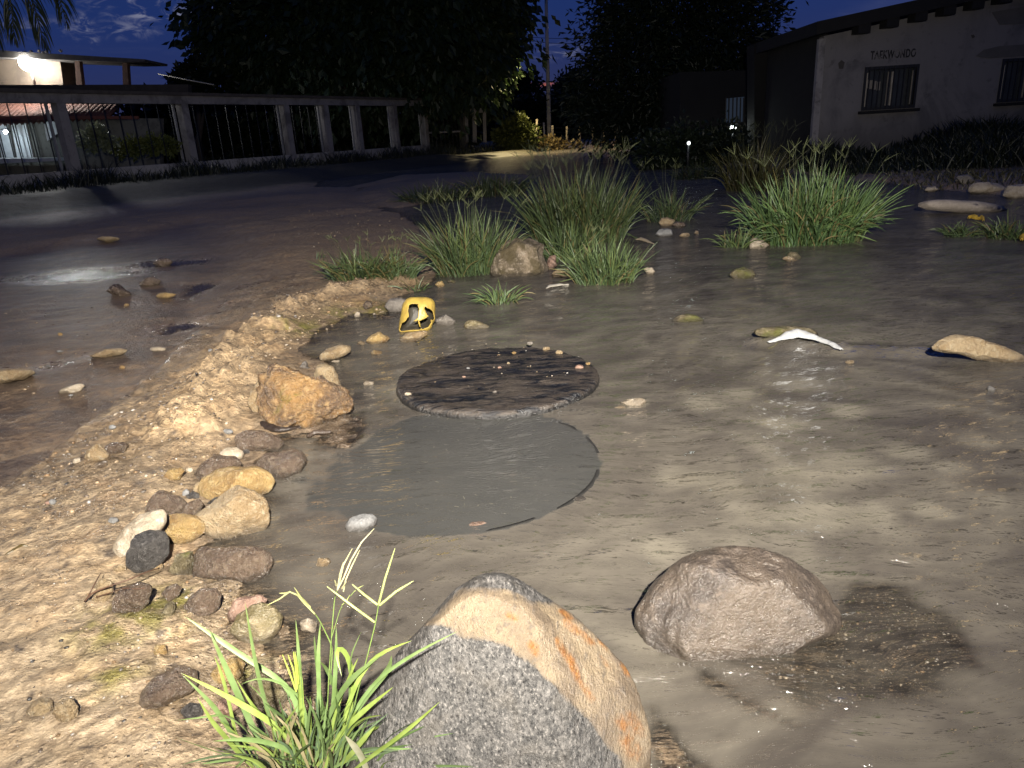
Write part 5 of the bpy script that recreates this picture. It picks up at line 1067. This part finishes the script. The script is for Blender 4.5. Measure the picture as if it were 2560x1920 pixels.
# --- building with lettering at the right
BY = 17.0; BO = np.array([on_y(2050, 400, BY)[0], BY, 0]); dk = plain('dark_roof_and_unlit_side', (.007, .0066, .0062), .9, .4, 5); bld = empty('painted_building', tuple(BO), 'grey building with raking roof, barred windows and worn TAEKWONDO lettering at the right', 'building')
bwall = wall_mat('worn_plaster', (.142, .135, .136), (.080, .077, .081), .7, 1.7)
def bx(p): return on_y(p[0], p[1], BY) - BO
cl = bx((2041, 330)); wl_, wr_ = bx((2152, 276))[0], bx((2286, 266))[0]; w2 = bx((2490, 258))[0]; zt, zb_ = bx((2162, 168))[2], bx((2155, 277))[2]
e0, e1 = bx((2070, 88)), bx((2440, 8)); sl = (e1[2] - e0[2]) / (e1[0] - e0[0]); x0 = cl[0]; x9 = x0 + 12.0; w2e = w2 + (wr_ - wl_) * 1.05
ztop = lambda x: e0[2] + sl * (x - e0[0])
s_ = Sh()
def vstrip(a, b, lo, hi=None):
    top = [(b, ztop(b)), (a, ztop(a))] if hi is None else [(b, hi), (a, hi)]
    s_.prism([np.array((a, 0, lo)), np.array((b, 0, lo))] + [np.array((x, 0, z)) for x, z in top], np.array([0, .22, 0]))
vstrip(x0, wl_, -.5); vstrip(wr_, w2, -.5); vstrip(w2e, x9, -.5)
for a, b in ((wl_, wr_), (w2, w2e)): vstrip(a, b, -.5, zb_); vstrip(a, b, zt)
s_.build('wall', bwall, bld)
Sh().prism([np.array((x0, .22, -.5)), np.array((x0, 3.4, -.5)), np.array((x0, 3.4, ztop(x0) + .06)), np.array((x0, .22, ztop(x0) + .06))], np.array([.2, 0, 0])).build('side_wall', dk, bld)  # the unlit side is painted near-black, so its shade sits in the colour
Sh().box((x0 - .06, -.03, 1.0), (.07, 0, 0), (0, .06, 0), (0, 0, 1.55)).build('corner_strip', whitew, bld)
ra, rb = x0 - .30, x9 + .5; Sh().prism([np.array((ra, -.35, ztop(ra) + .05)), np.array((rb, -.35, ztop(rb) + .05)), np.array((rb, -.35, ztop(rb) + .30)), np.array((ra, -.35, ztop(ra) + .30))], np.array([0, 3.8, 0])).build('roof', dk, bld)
for i in range(9):
    x = bx((2145 + i * 70, 60 - i * 16))[0]; Sh().box((x, -.17, ztop(x) - .03), (.13, 0, 0), (0, .16, 0), (0, 0, .09)).build('rafter_end', dk, bld)
darkin = plain('dark_room', (.012, .012, .014), .6); glass = plain('dirty_pane', (.035, .04, .045), .25, .4, 4)
steel = plain('bright_jamb', (.40, .36, .30), .45, .4, 9)
for wi, (a, b) in enumerate(((wl_, wr_), (w2, w2e))):
    wn = Sh().box(((a + b) / 2, .30, (zt + zb_) / 2), ((b - a) / 2 + .05, 0, 0), (0, .02, 0), (0, 0, (zt - zb_) / 2 + .05)).build('window', darkin, bld)
    f_ = Sh()
    for x in (a + .025, b - .025): f_.box((x, .02, (zt + zb_) / 2), (.025, 0, 0), (0, .045, 0), (0, 0, (zt - zb_) / 2))
    for z in (zb_ + .03, zt - .03): f_.box(((a + b) / 2, .02, z), ((b - a) / 2 - .052, 0, 0), (0, .045, 0), (0, 0, .03))
    f_.build('frame', metal_d, wn)
    for x in ((a + b) / 2 - .03, (a + b) / 2 + .05, b - .085, a + .085): Sh().box((x, .05, (zt + zb_) / 2 - .02), (.014, 0, 0), (0, .02, 0), (0, 0, (zt - zb_) / 2 - .1)).build('jamb', steel, wn)
    Sh().box(((a + b) / 2, .20, (zt + zb_) / 2), ((b - a) / 2, 0, 0), (0, .008, 0), (0, 0, (zt - zb_) / 2)).build('pane', glass, wn)
    for i in range(1, 11):
        x = a + (b - a) * i / 11; Sh().box((x, -.03, (zt + zb_) / 2), (.010, 0, 0), (0, .010, 0), (0, 0, (zt - zb_) / 2)).build('bar', metal_d, wn)
    for i in range(4):
        x = a + (b - a) * (.13 + .075 * i); Sh().box((x, .17, zb_ + (zt - zb_) * (.62 - .02 * i)), (.035, 0, 0), (0, .006, 0), (0, 0, .09)).build('reflected_card', plain('pale_card', (.22, .2, .18), .6), wn) if wi == 0 else None
    Sh().box(((a + b) / 2, -.04, zb_ - .04), ((b - a) / 2 + .06, 0, 0), (0, .10, 0), (0, 0, .03)).build('sill', dk, wn)
def lettering():
    m, w = newmat('worn_black_paint'); tc = w.N('ShaderNodeTexCoord').outputs['Object']; n = w.noise(tc, 5.5, 4, .6, .5)
    finish(m, w, pbr(w, w.mix(w.mr(n, .53, .60), (.006, .006, .008), (.12, .11, .105)), .8))
    cu = bpy.data.curves.new('lettering', 'FONT'); cu.body = 'TAEKWONDO'; cu.size = 1.0; cu.extrude = .004; cu.space_character = 1.12; cu.offset = .030
    o = bpy.data.objects.new('tmp', cu); COL.objects.link(o); dg = bpy.context.evaluated_depsgraph_get(); me = bpy.data.meshes.new_from_object(o.evaluated_get(dg)); bpy.data.objects.remove(o)
    co = np.array([v.co[:] for v in me.vertices]); lo, hi = co.min(0), co.max(0); a = bx((2175, 147)); b = bx((2289, 139)); hgt = (bx((2230, 124)) - bx((2230, 146)))[2]
    sx = (b[0] - a[0]) / (hi[0] - lo[0]); sz = hgt / (hi[1] - lo[1]); out = np.stack([a[0] + (co[:, 0] - lo[0]) * sx, -.006 - co[:, 2] * .5, a[2] - .02 + (co[:, 1] - lo[1]) * sz], 1)
    for v, c in zip(me.vertices, out): v.co = c
    me.update(); me.materials.clear(); link('lettering', me, m, bld)
lettering()
patch = plain('bare_cement_patch', (.085, .080, .076), .9, .2, 4)
slab('plaster_patch', [(2440, 140), (2460, 124), (2500, 115), (2600, 108), (2600, 138), (2520, 143), (2470, 146)], BY - .012, patch, bld, .01, BO)
slab('plaster_patch', [(2480, 30), (2600, 10), (2600, 58), (2500, 62)], BY - .012, patch, bld, .01, BO)
slab('plaster_patch', [(2096, 158), (2104, 150), (2112, 156), (2108, 172), (2098, 172)], BY - .010, plain('dark_hole', (.05, .045, .04), .9), bld, .008, BO)
slab('plaster_patch', [(2428, 88), (2434, 86), (2438, 92), (2432, 96)], BY - .010, plain('dark_spot', (.05, .045, .04), .9), bld, .008, BO)
# dark annex and lit window between tree and building
AY = 20.6; AO = np.array([on_y(1960, 330, AY)[0], AY, 0]); annex = empty('dark_annex', tuple(AO), 'unlit dark annex with stepped top just left of the lettered building', 'building')
slab('wall', [(1886, 109), (2010, 99), (2010, 420), (1886, 420)], AY, plain('unlit_black_wall', (.004, .004, .0038), .9, .4, 3), annex, .6, AO)  # near-black base colour stands in for the missing light on this wall
SY = 23.0; SO = np.array([on_y(1840, 330, SY)[0], SY, 0]); shed = empty('dark_house', tuple(SO), 'dark house with one dim bluish window under the right tree', 'house')
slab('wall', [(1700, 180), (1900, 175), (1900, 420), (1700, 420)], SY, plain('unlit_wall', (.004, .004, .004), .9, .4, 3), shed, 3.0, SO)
pw = slab('window', [(1817, 246), (1861, 242), (1859, 304), (1815, 307)], SY - .05, emit('dim_blue_window', (.30, .42, .66), .055), shed, .04, SO)
for x in (1815, 1823, 1833, 1843, 1852, 1860): slab('bar', [(x - 1.5, 244), (x + 1.5, 244), (x, 307), (x - 3, 307)], SY - .10, metal_d, pw, .03, SO)
for nm, lab, (x, y), Yp, r, st, e in (('doorway_lamp', 'white lamp shining low under the dim bluish window', (1833, 320), 21.5, .085, 12, 3), ('path_lamp', 'faint small white lamp low in the dark left of the dim window', (1722, 358), 17.0, .035, 7, .5)):
    c = on_y(x, y, Yp); L_ = empty(nm, tuple(c), lab, 'lamp'); ball('bulb', (0, 0, 0), r, emit(nm + '_glow', (.9, 1.0, .95), st), L_); tube('stem', [(0, .04, -r * .8), (0, .04, -c[2])], .03, .03, metal_d, parent=L_)
    Sh().box((0, .03, r * 1.2), (r * 1.2, 0, 0), (0, r * 1.2, 0), (0, 0, r * .2)).build('cap', metal_d, L_); lamp(nm + '_light', 'POINT', tuple(c + (0, -r * 2.2, 0)), e, (.9, 1.0, .95), .05)

# --- far end: poles, portico, wire fence
PY = 46.0; pb = on_y(1373, 345, PY); pt = on_y(1364, -60, PY); pole = empty('utility_pole', tuple(pb), 'tall pale utility pole standing in the far centre', 'pole')
polem = plain('pale_concrete', (.42, .40, .34), .8, .4, 1.2)
tube('shaft', [(0, 0, -.6), tuple((pt - pb) * .5 + (.0, 0, 0)), tuple(pt - pb)], .14, .085, polem, n=10, parent=pole); tube('stub', [(-.28, -.1, -.6), (-.30, -.1, .9)], .05, .05, polem, parent=pole)
Sh().box(tuple((pt - pb) * 1.0), (.9, 0, 0), (0, .05, 0), (0, 0, .06)).build('crossarm', polem, pole)
for y0, y1, lab in ((92, 96, 'upper of two thin wires crossing the gap between the trees'), (98, 108, 'lower of two thin wires crossing the gap between the trees')):
    P = [on_y(1250, y0 - 6, 48), on_y(1330, (y0 + y1) / 2 - 1, 47), on_y(1373, y1, 46.3), on_y(1440, y1 + 1, 45), on_y(1560, y1 - 8, 44)]; tube('wire', P, .014, .014, metal_d, n=5, label=lab, category='wire', res=20)
LY = 41.0; lb = on_y(1241, 345, LY); lt = on_y(1238, 130, LY); sp = empty('street_lamp', tuple(lb), 'slim dark street lamp pole at the right end of the large tree', 'street lamp')
tube('pole', [(0, 0, -.5), tuple(lt - lb)], .07, .05, metal_d, n=8, parent=sp); arm = (lt - lb) + np.array([.9, -1.7, .25]); tube('arm', [tuple(lt - lb), tuple((lt - lb) * .5 + arm * .5 + (0, 0, .08)), tuple(arm)], .035, .03, metal_d, parent=sp)
hd = Sh().box(tuple(arm + (.15, -.04, 0)), (.22, 0, 0), (0, .1, 0), (0, 0, .05)).build('lamp_head', metal_g, sp); Sh().box(tuple(arm + (.15, -.04, -.065)), (.16, 0, 0), (0, .07, 0), (0, 0, .012)).build('glass', emit('sodium_glow', (1.0, .78, .40), 6), hd)
lamp('street_lamp_light', 'SPOT', tuple(lb + arm + (.15, -.04, -.12)), 5200, (1.0, .80, .42), .12, aim=tuple(lb + arm + (.6, -.5, -6)), spot_size=R(140), spot_blend=.8)
GYp = 38.5; portico = empty('gate_portico', tuple(on_y(1190, 345, GYp)), 'small lit white portico with two columns beyond the gate', 'portico'); GO = np.array(portico.location)
slab('beam', [(1158, 272), (1214, 270), (1213, 281), (1158, 283)], GYp, whitew, portico, .4, GO)
for x, w_ in ((1186, 5), (1211, 4), (1166, 4)): slab('column', [(x - w_, 282), (x + w_, 282), (x + w_ + 1, 356), (x - w_ + 1, 356)], GYp + .05, whitew, portico, .2, GO)
fence = empty('wire_fence', tuple(on_y(1450, 352, 44)), 'wire fence on pale wooden posts along the far verge', 'fence'); FO = np.array(fence.location); postm = plain('grey_wood', (.36, .31, .23), .85, .4, 3)
fp = [(1342, 298, 352, 41), (1381, 313, 350, 43), (1417, 315, 354, 43.3), (1449, 317, 353, 43.6), (1482, 319, 350, 44), (1510, 320, 350, 44.3), (1539, 320, 352, 44.6), (1562, 319, 350, 44.8)]
for x, a, b, Yp in fp: tube('post', [on_y(x + 1, b + 6, Yp) - FO, on_y(x, a, Yp) - FO], .075, .06, postm, n=7, parent=fence)
for kz in (.25, .55, .85): tube('wire', [on_y(x, a + (b - a) * (1 - kz), Yp) - FO for x, a, b, Yp in fp], .008, .008, metal_d, n=4, parent=fence)
slab('notice_board', [(1543, 319), (1560, 319), (1560, 334), (1543, 334)], 44.5, plain('pale_board', (.35, .33, .28), .7), None, .05, None, label='small blank pale board fixed to the far end of the wire fence', category='sign')

# --- trees, bushes, weeds: leaves as separate small faces spread through the crown
def leaf_cloud(name, blobs, n, size, aspect, mat, parent=None, org=(0, 0, 0), droop=.4, shell=.55, seed=0, **props):
    r_ = np.random.default_rng(300 + seed); vol = np.array([b[1][0] * b[1][2] for b in blobs]); pick = r_.choice(len(blobs), n, p=vol / vol.sum())
    C = np.array([b[0] for b in blobs])[pick]; Rr = np.array([b[1] for b in blobs])[pick]
    d = r_.normal(size=(n, 3)); d /= np.linalg.norm(d, axis=1)[:, None]; rad = (shell + (1 - shell) * r_.random(n) ** .6) * (1 + .16 * r_.normal(size=n)); ok = fbm(d * 2.2 + C * .37, 3)
    rad = rad * (1 + .30 * ok); P = C + d * Rr * rad[:, None]
    # leaf axes: outward and hanging
    T = d + r_.normal(size=(n, 3)) * .6 + np.array([0, 0, -droop]); T /= np.linalg.norm(T, axis=1)[:, None]; S = np.cross(T, r_.normal(size=(n, 3))); S /= np.linalg.norm(S, axis=1)[:, None]
    L = size * r_.uniform(.6, 1.3, n)[:, None]; w_ = L * aspect; N_ = np.cross(T, S)
    co = np.stack([P, P + T * L * .5 + S * w_ + N_ * w_ * .3, P + T * L, P + T * L * .5 - S * w_ + N_ * w_ * .3], 1).reshape(-1, 3) - np.asarray(org)
    me = mesh_from(name, co, np.arange(n * 4).reshape(-1, 4), smooth=False); return link(name, me, mat, parent, **props)
def leafmat(name, c1, c2):
    m, w = newmat(name); tc = w.N('ShaderNodeTexCoord').outputs['Object']; col = w.mix(w.mr(w.noise(tc, 1.1, 4, .6), .35, .65), c1, c2); p = pbr(w, col, .5, None, .35); t = w.N('ShaderNodeBsdfTranslucent', {'Color': col}).outputs[0]
    return finish(m, w, w.N('ShaderNodeMixShader', {0: .2, 1: p, 2: t}).outputs[0])
def blobs(lst, Yp, dy=.8):
    out = []
    for x, y, r in lst: k = Yp / F * 1.03; out.append((on_y(x, y, Yp), (r * k, r * k * dy, r * k)))
    return out
barkm = plain('tree_bark', (.045, .035, .028), .9, .4, 6, .8, .03)
def tree(name, label, bl, Yp, trunk_px, n, size, aspect, mat, seed, droop=.4, group='trees in the dark background', tr=.35):
    base = on_y(trunk_px, 400, Yp); base[2] = .2; root = empty(name, tuple(base), label, 'tree', group); B_ = blobs(bl, Yp); top = np.mean([b[0] for b in B_], 0)
    tube('trunk', [(0, 0, -.4), (.05, 0, 1.2), tuple((top - base) * .45), tuple((top - base) * .95)], tr, tr * .3, barkm, n=9, parent=root, res=16)
    for i, b in enumerate(B_[:5]): tube('limb', [tuple((top - base) * .4), tuple(((top - base) * .4 + (b[0] - base)) / 2 + (0, 0, .3)), tuple(b[0] - base)], tr * .4, .05, barkm, n=6, parent=root, res=10)
    leaf_cloud('crown', B_, n, size, aspect, mat, root, base, droop, seed=seed); return root
lm1 = leafmat('mango_leaves', (.020, .034, .011), (.013, .024, .008)); lm2 = leafmat('feathery_leaves', (.011, .018, .007), (.007, .012, .005)); lm3 = leafmat('bush_leaves', (.085, .095, .022), (.06, .075, .02))
tree('broad_tree', 'huge dark broadleaf tree overhanging the garden wall', [(640, 30, 150), (620, 110, 110), (720, 60, 190), (860, 20, 220), (1000, 30, 220), (1120, 20, 180), (1200, 0, 100), (760, 150, 120), (900, 160, 130), (1040, 170, 120), (1140, 130, 120), (1210, 90, 90), (560, 40, 80), (560, 110, 70), (650, 180, 60), (900, -60, 190), (1080, -70, 200), (1260, 20, 60)], 36, 900, 34000, .46, .26, lm1, 1, .8)
tree('small_tree', 'drooping leafy tree lit from the street lamp beside the portico', [(1200, 210, 70), (1190, 150, 70), (1150, 240, 50), (1235, 170, 50), (1225, 240, 38)], 40, 1165, 5000, .42, .24, lm1, 2, .9, tr=.2)
tree('feathery_tree', 'large dark feathery tree in the right background', [(1670, 40, 190), (1580, 60, 70), (1535, 150, 62), (1600, 180, 150), (1760, 60, 170), (1830, 50, 110), (1790, 160, 120), (1700, 260, 150), (1560, 280, 110), (1480, 250, 70), (1830, 250, 90), (1680, -100, 190), (1495, 195, 34), (1640, 340, 90), (1760, 330, 90), (1565, 10, 55)], 27, 1680, 42000, .26, .16, lm2, 3, .2)
tree('far_tree', 'rounded distant tree seen beside the pole', [(1290, 215, 28), (1320, 205, 24), (1265, 245, 35), (1330, 240, 30)], 70, 1300, 2600, .4, .3, lm2, 4, .2, tr=.2)
tree('far_tree', 'distant pointed tree just right of the pole', [(1425, 215, 28), (1440, 190, 14), (1410, 250, 40), (1460, 250, 35)], 66, 1425, 2400, .4, .3, lm2, 5, .2, tr=.2)
tree('far_tree', 'dark rounded tree peeping over the wall left of the huge tree', [(490, 200, 40), (460, 212, 30), (530, 215, 45)], 34, 500, 2200, .32, .25, lm2, 6, .3, tr=.2)
leaf_cloud('hedgerow', blobs([(x, 300 + (x % 31) * .9 + dy_, 56) for x in range(330, 1130, 36) for dy_ in (0, 60)], 40, .4), 16000, .42, .34, lm2, None, seed=8, kind='stuff')
leaf_cloud('far_woods', blobs([(x, 292 + (x % 37) * .4, 42) for x in range(1080, 1760, 34)], 62, .5), 11000, .6, .35, lm2, None, seed=7, kind='stuff')
for nm, lab, bl, Yp, n, sz, mt in (('bush', 'yellowish lit bush beside the slim street lamp pole', [(1290, 335, 34), (1265, 345, 28), (1315, 345, 28), (1298, 305, 16), (1275, 315, 18)], 40.5, 2600, .26, lm3),
                                   ('bush', 'dry low brush under the pale utility pole', [(1372, 362, 18), (1400, 366, 15), (1440, 368, 14), (1500, 366, 14), (1560, 362, 16), (1340, 364, 16)], 42.0, 1500, .2, leafmat('dry_brush', (.17, .125, .05), (.11, .085, .035))),
                                   ('bush', 'dark bush at the foot of the right tree', [(1700, 380, 60), (1760, 385, 55), (1640, 385, 50), (1820, 370, 60)], 18, 4200, .13, lm2),
                                   ('potted_plant', 'pale leaved shrub behind the second bay of the garden wall', [(245, 335, 20), (225, 350, 22), (262, 352, 18)], 23, 700, .16, leafmat('pale_shrub', (.16, .18, .12), (.10, .12, .07))),
                                   ('bush', 'yellow flowered hedge behind the second bay of the garden wall', [(300, 372, 18), (340, 366, 20), (380, 362, 20), (420, 364, 20)], 23.5, 1500, .13, lm3)):
    B_ = blobs(bl, Yp); c = np.mean([b[0] for b in B_], 0); leaf_cloud(nm, B_, n, sz, .3, mt, None, tuple(c), .1, .3, seed=hash(lab) % 1 + int(Yp) + n % 7, label=lab, category='bush' if nm == 'bush' else 'plant').location = tuple(c)
# palm fronds hanging in at the upper left
def palm():
    Yp = 15.0; crown = on_y(-70, -130, Yp); base = crown.copy(); base[2] = .1; base[0] -= 2.6; root = empty('palm_tree', tuple(base), 'palm tree whose fronds hang into the upper left corner', 'palm'); tube('trunk', [(0, 0, -.3), (.1, 0, 2.0), tuple(crown - base)], .17, .12, barkm, n=10, parent=root, res=14)
    for pts, sd in ((((-70, -130), (60, -60), (90, 30), (112, 118)), 1), (((-70, -130), (20, -40), (30, 30), (36, 100)), 2), (((-70, -130), (70, -100), (140, -30), (168, 60)), 3), (((-70, -130), (-30, -30), (-20, 50), (-14, 120)), 4), (((-70, -130), (-140, -60), (-170, 30), (-180, 120)), 5), (((-70, -130), (0, -170), (110, -140), (180, -60)), 6)):
        b = Blades(); C = np.array([on_y(x, y, Yp + sd * .12) for x, y in pts]) - base; s = np.linspace(0, 3, 34); Q = np.stack([np.interp(s, range(4), C[:, a]) for a in range(3)], 1)
        for _ in range(4): Q[1:-1] = (Q[:-2] + 2 * Q[1:-1] + Q[2:]) / 4
        b.tube(Q, .022, .006, (.03, .035, .015), n=5)
        for i in range(6, 34):
            for sg in (-1, 1):
                T = Q[min(33, i + 1)] - Q[i - 1]; T /= np.linalg.norm(T); o = np.cross(T, (0, 1, 0)) * sg; L = .62 * math.sin(math.pi * (.18 + .78 * i / 34)) * rng.uniform(.8, 1.1); p1 = Q[i] + (o * .45 + T * .6) * L * .5 + rng.normal(size=3) * .02; p2 = p1 + (T * .6 + o * .12 + np.array([0, 0, -.75])) * L * .6
                b.add([Q[i], p1, p2], .016, (.026, .036, .016), n=5)
        b.build('frond', root)
palm()
def verge(name, poly_w, n, h, wd, col, seed):
    b = Blades(); r_ = np.random.default_rng(seed); lo, hi = poly_w.min(0), poly_w.max(0); pts = r_.uniform(lo, hi, (n * 4, 2)); pts = pts[sdf(poly_w, pts[:, 0], pts[:, 1]) > 0][:n]; zz = terrain(pts[:, 0], pts[:, 1], False)
    for (x, y), z in zip(pts, zz):
        L = h * r_.uniform(.35, 1.15) * (.75 + .5 * math.sin(x * 1.7) * math.sin(y * 1.1)); d = np.array([r_.normal(), r_.normal(), 0]) * .35; s = np.linspace(0, 1, 4)[:, None]; P = np.array([x, y, z - .02]) + d * L * s ** 1.4 + np.array([0, 0, 1.0]) * L * (s - .2 * s ** 2)
        b.add(P, wd, np.array(col) * r_.uniform(.6, 1.3), n=4)
    b.build(name, kind='stuff')
e2 = lambda s, o: (O + ED * s + EN * o)[:2]
verge('weeds', np.array([e2(s0, .2), e2(EL + 6, .2), e2(EL + 6, 1.2), e2(EL * .5, 2.2), e2(s0, 2.6)]), 9000, .62, .012, (.012, .016, .007), 1)
verge('weeds', np.array([(5.6, 12.2), (8.0, 11.2), (14, 11.5), (14, 16.8), (7.5, 16.8), (5.6, 15)]), 11000, .52, .012, (.010, .014, .006), 2)
verge('grass', np.array([(5.2, 9.6), (7, 8.6), (10, 8.4), (12, 9.0), (12, 11.6), (6.0, 12.0)]), 3200, .13, .009, (.05, .045, .022), 3)

# ------------------------------------------------------------------ mud settled round the stones
def settle():
    g = bpy.data.objects['ground'].data; n = len(g.vertices); co = np.empty(n * 3, np.float32); g.vertices.foreach_get('co', co); co = co.reshape(-1, 3)
    at_ = g.attributes['tint'].data; tc_ = np.empty(n * 4, np.float32); at_.foreach_get('color', tc_); tc_ = tc_.reshape(-1, 4); wt = np.empty(n, np.float32); g.attributes['wet'].data.foreach_get('value', wt)
    nz = fbm(np.stack([co[:, 0] * 14, co[:, 1] * 14, np.zeros(n)], 1), 3)
    for o in list(COL.objects):
        if o.get('group') in (GB, 'stones on the wet track') and o.type == 'MESH':
            v = np.array([q.co[:] for q in o.data.vertices]) + np.array(o.location); c = v.mean(0); low = v[v[:, 2] < tz(c[0], c[1]) + .02]
            if len(low) < 6: continue
            c = low[:, :2].mean(0); rx, ry = np.maximum(.006, np.ptp(low[:, 0]) / 2), np.maximum(.006, np.ptp(low[:, 1]) / 2)
            k = np.nonzero((np.abs(co[:, 0] - c[0]) < rx * 2.4) & (np.abs(co[:, 1] - c[1]) < ry * 2.4))[0]
            d = np.hypot((co[k, 0] - c[0]) / rx, (co[k, 1] - c[1]) / ry); f = np.exp(-((d - .95) / .32) ** 2) * (.6 + .8 * nz[k]).clip(.1, 1.4)
            co[k, 2] += f * min(.016, .16 * min(rx, ry)); w_ = (np.exp(-((d - 1.0) / .42) ** 2) * (.55 + .6 * nz[k])).clip(0, .85)
            tc_[k, :3] = tc_[k, :3] * (1 - w_[:, None]) + np.array((.095, .074, .053)) * w_[:, None]; wt[k] = np.maximum(wt[k], w_)
    g.vertices.foreach_set('co', co.ravel()); at_.foreach_set('color', tc_.ravel()); g.attributes['wet'].data.foreach_set('value', wt); g.update()
settle()
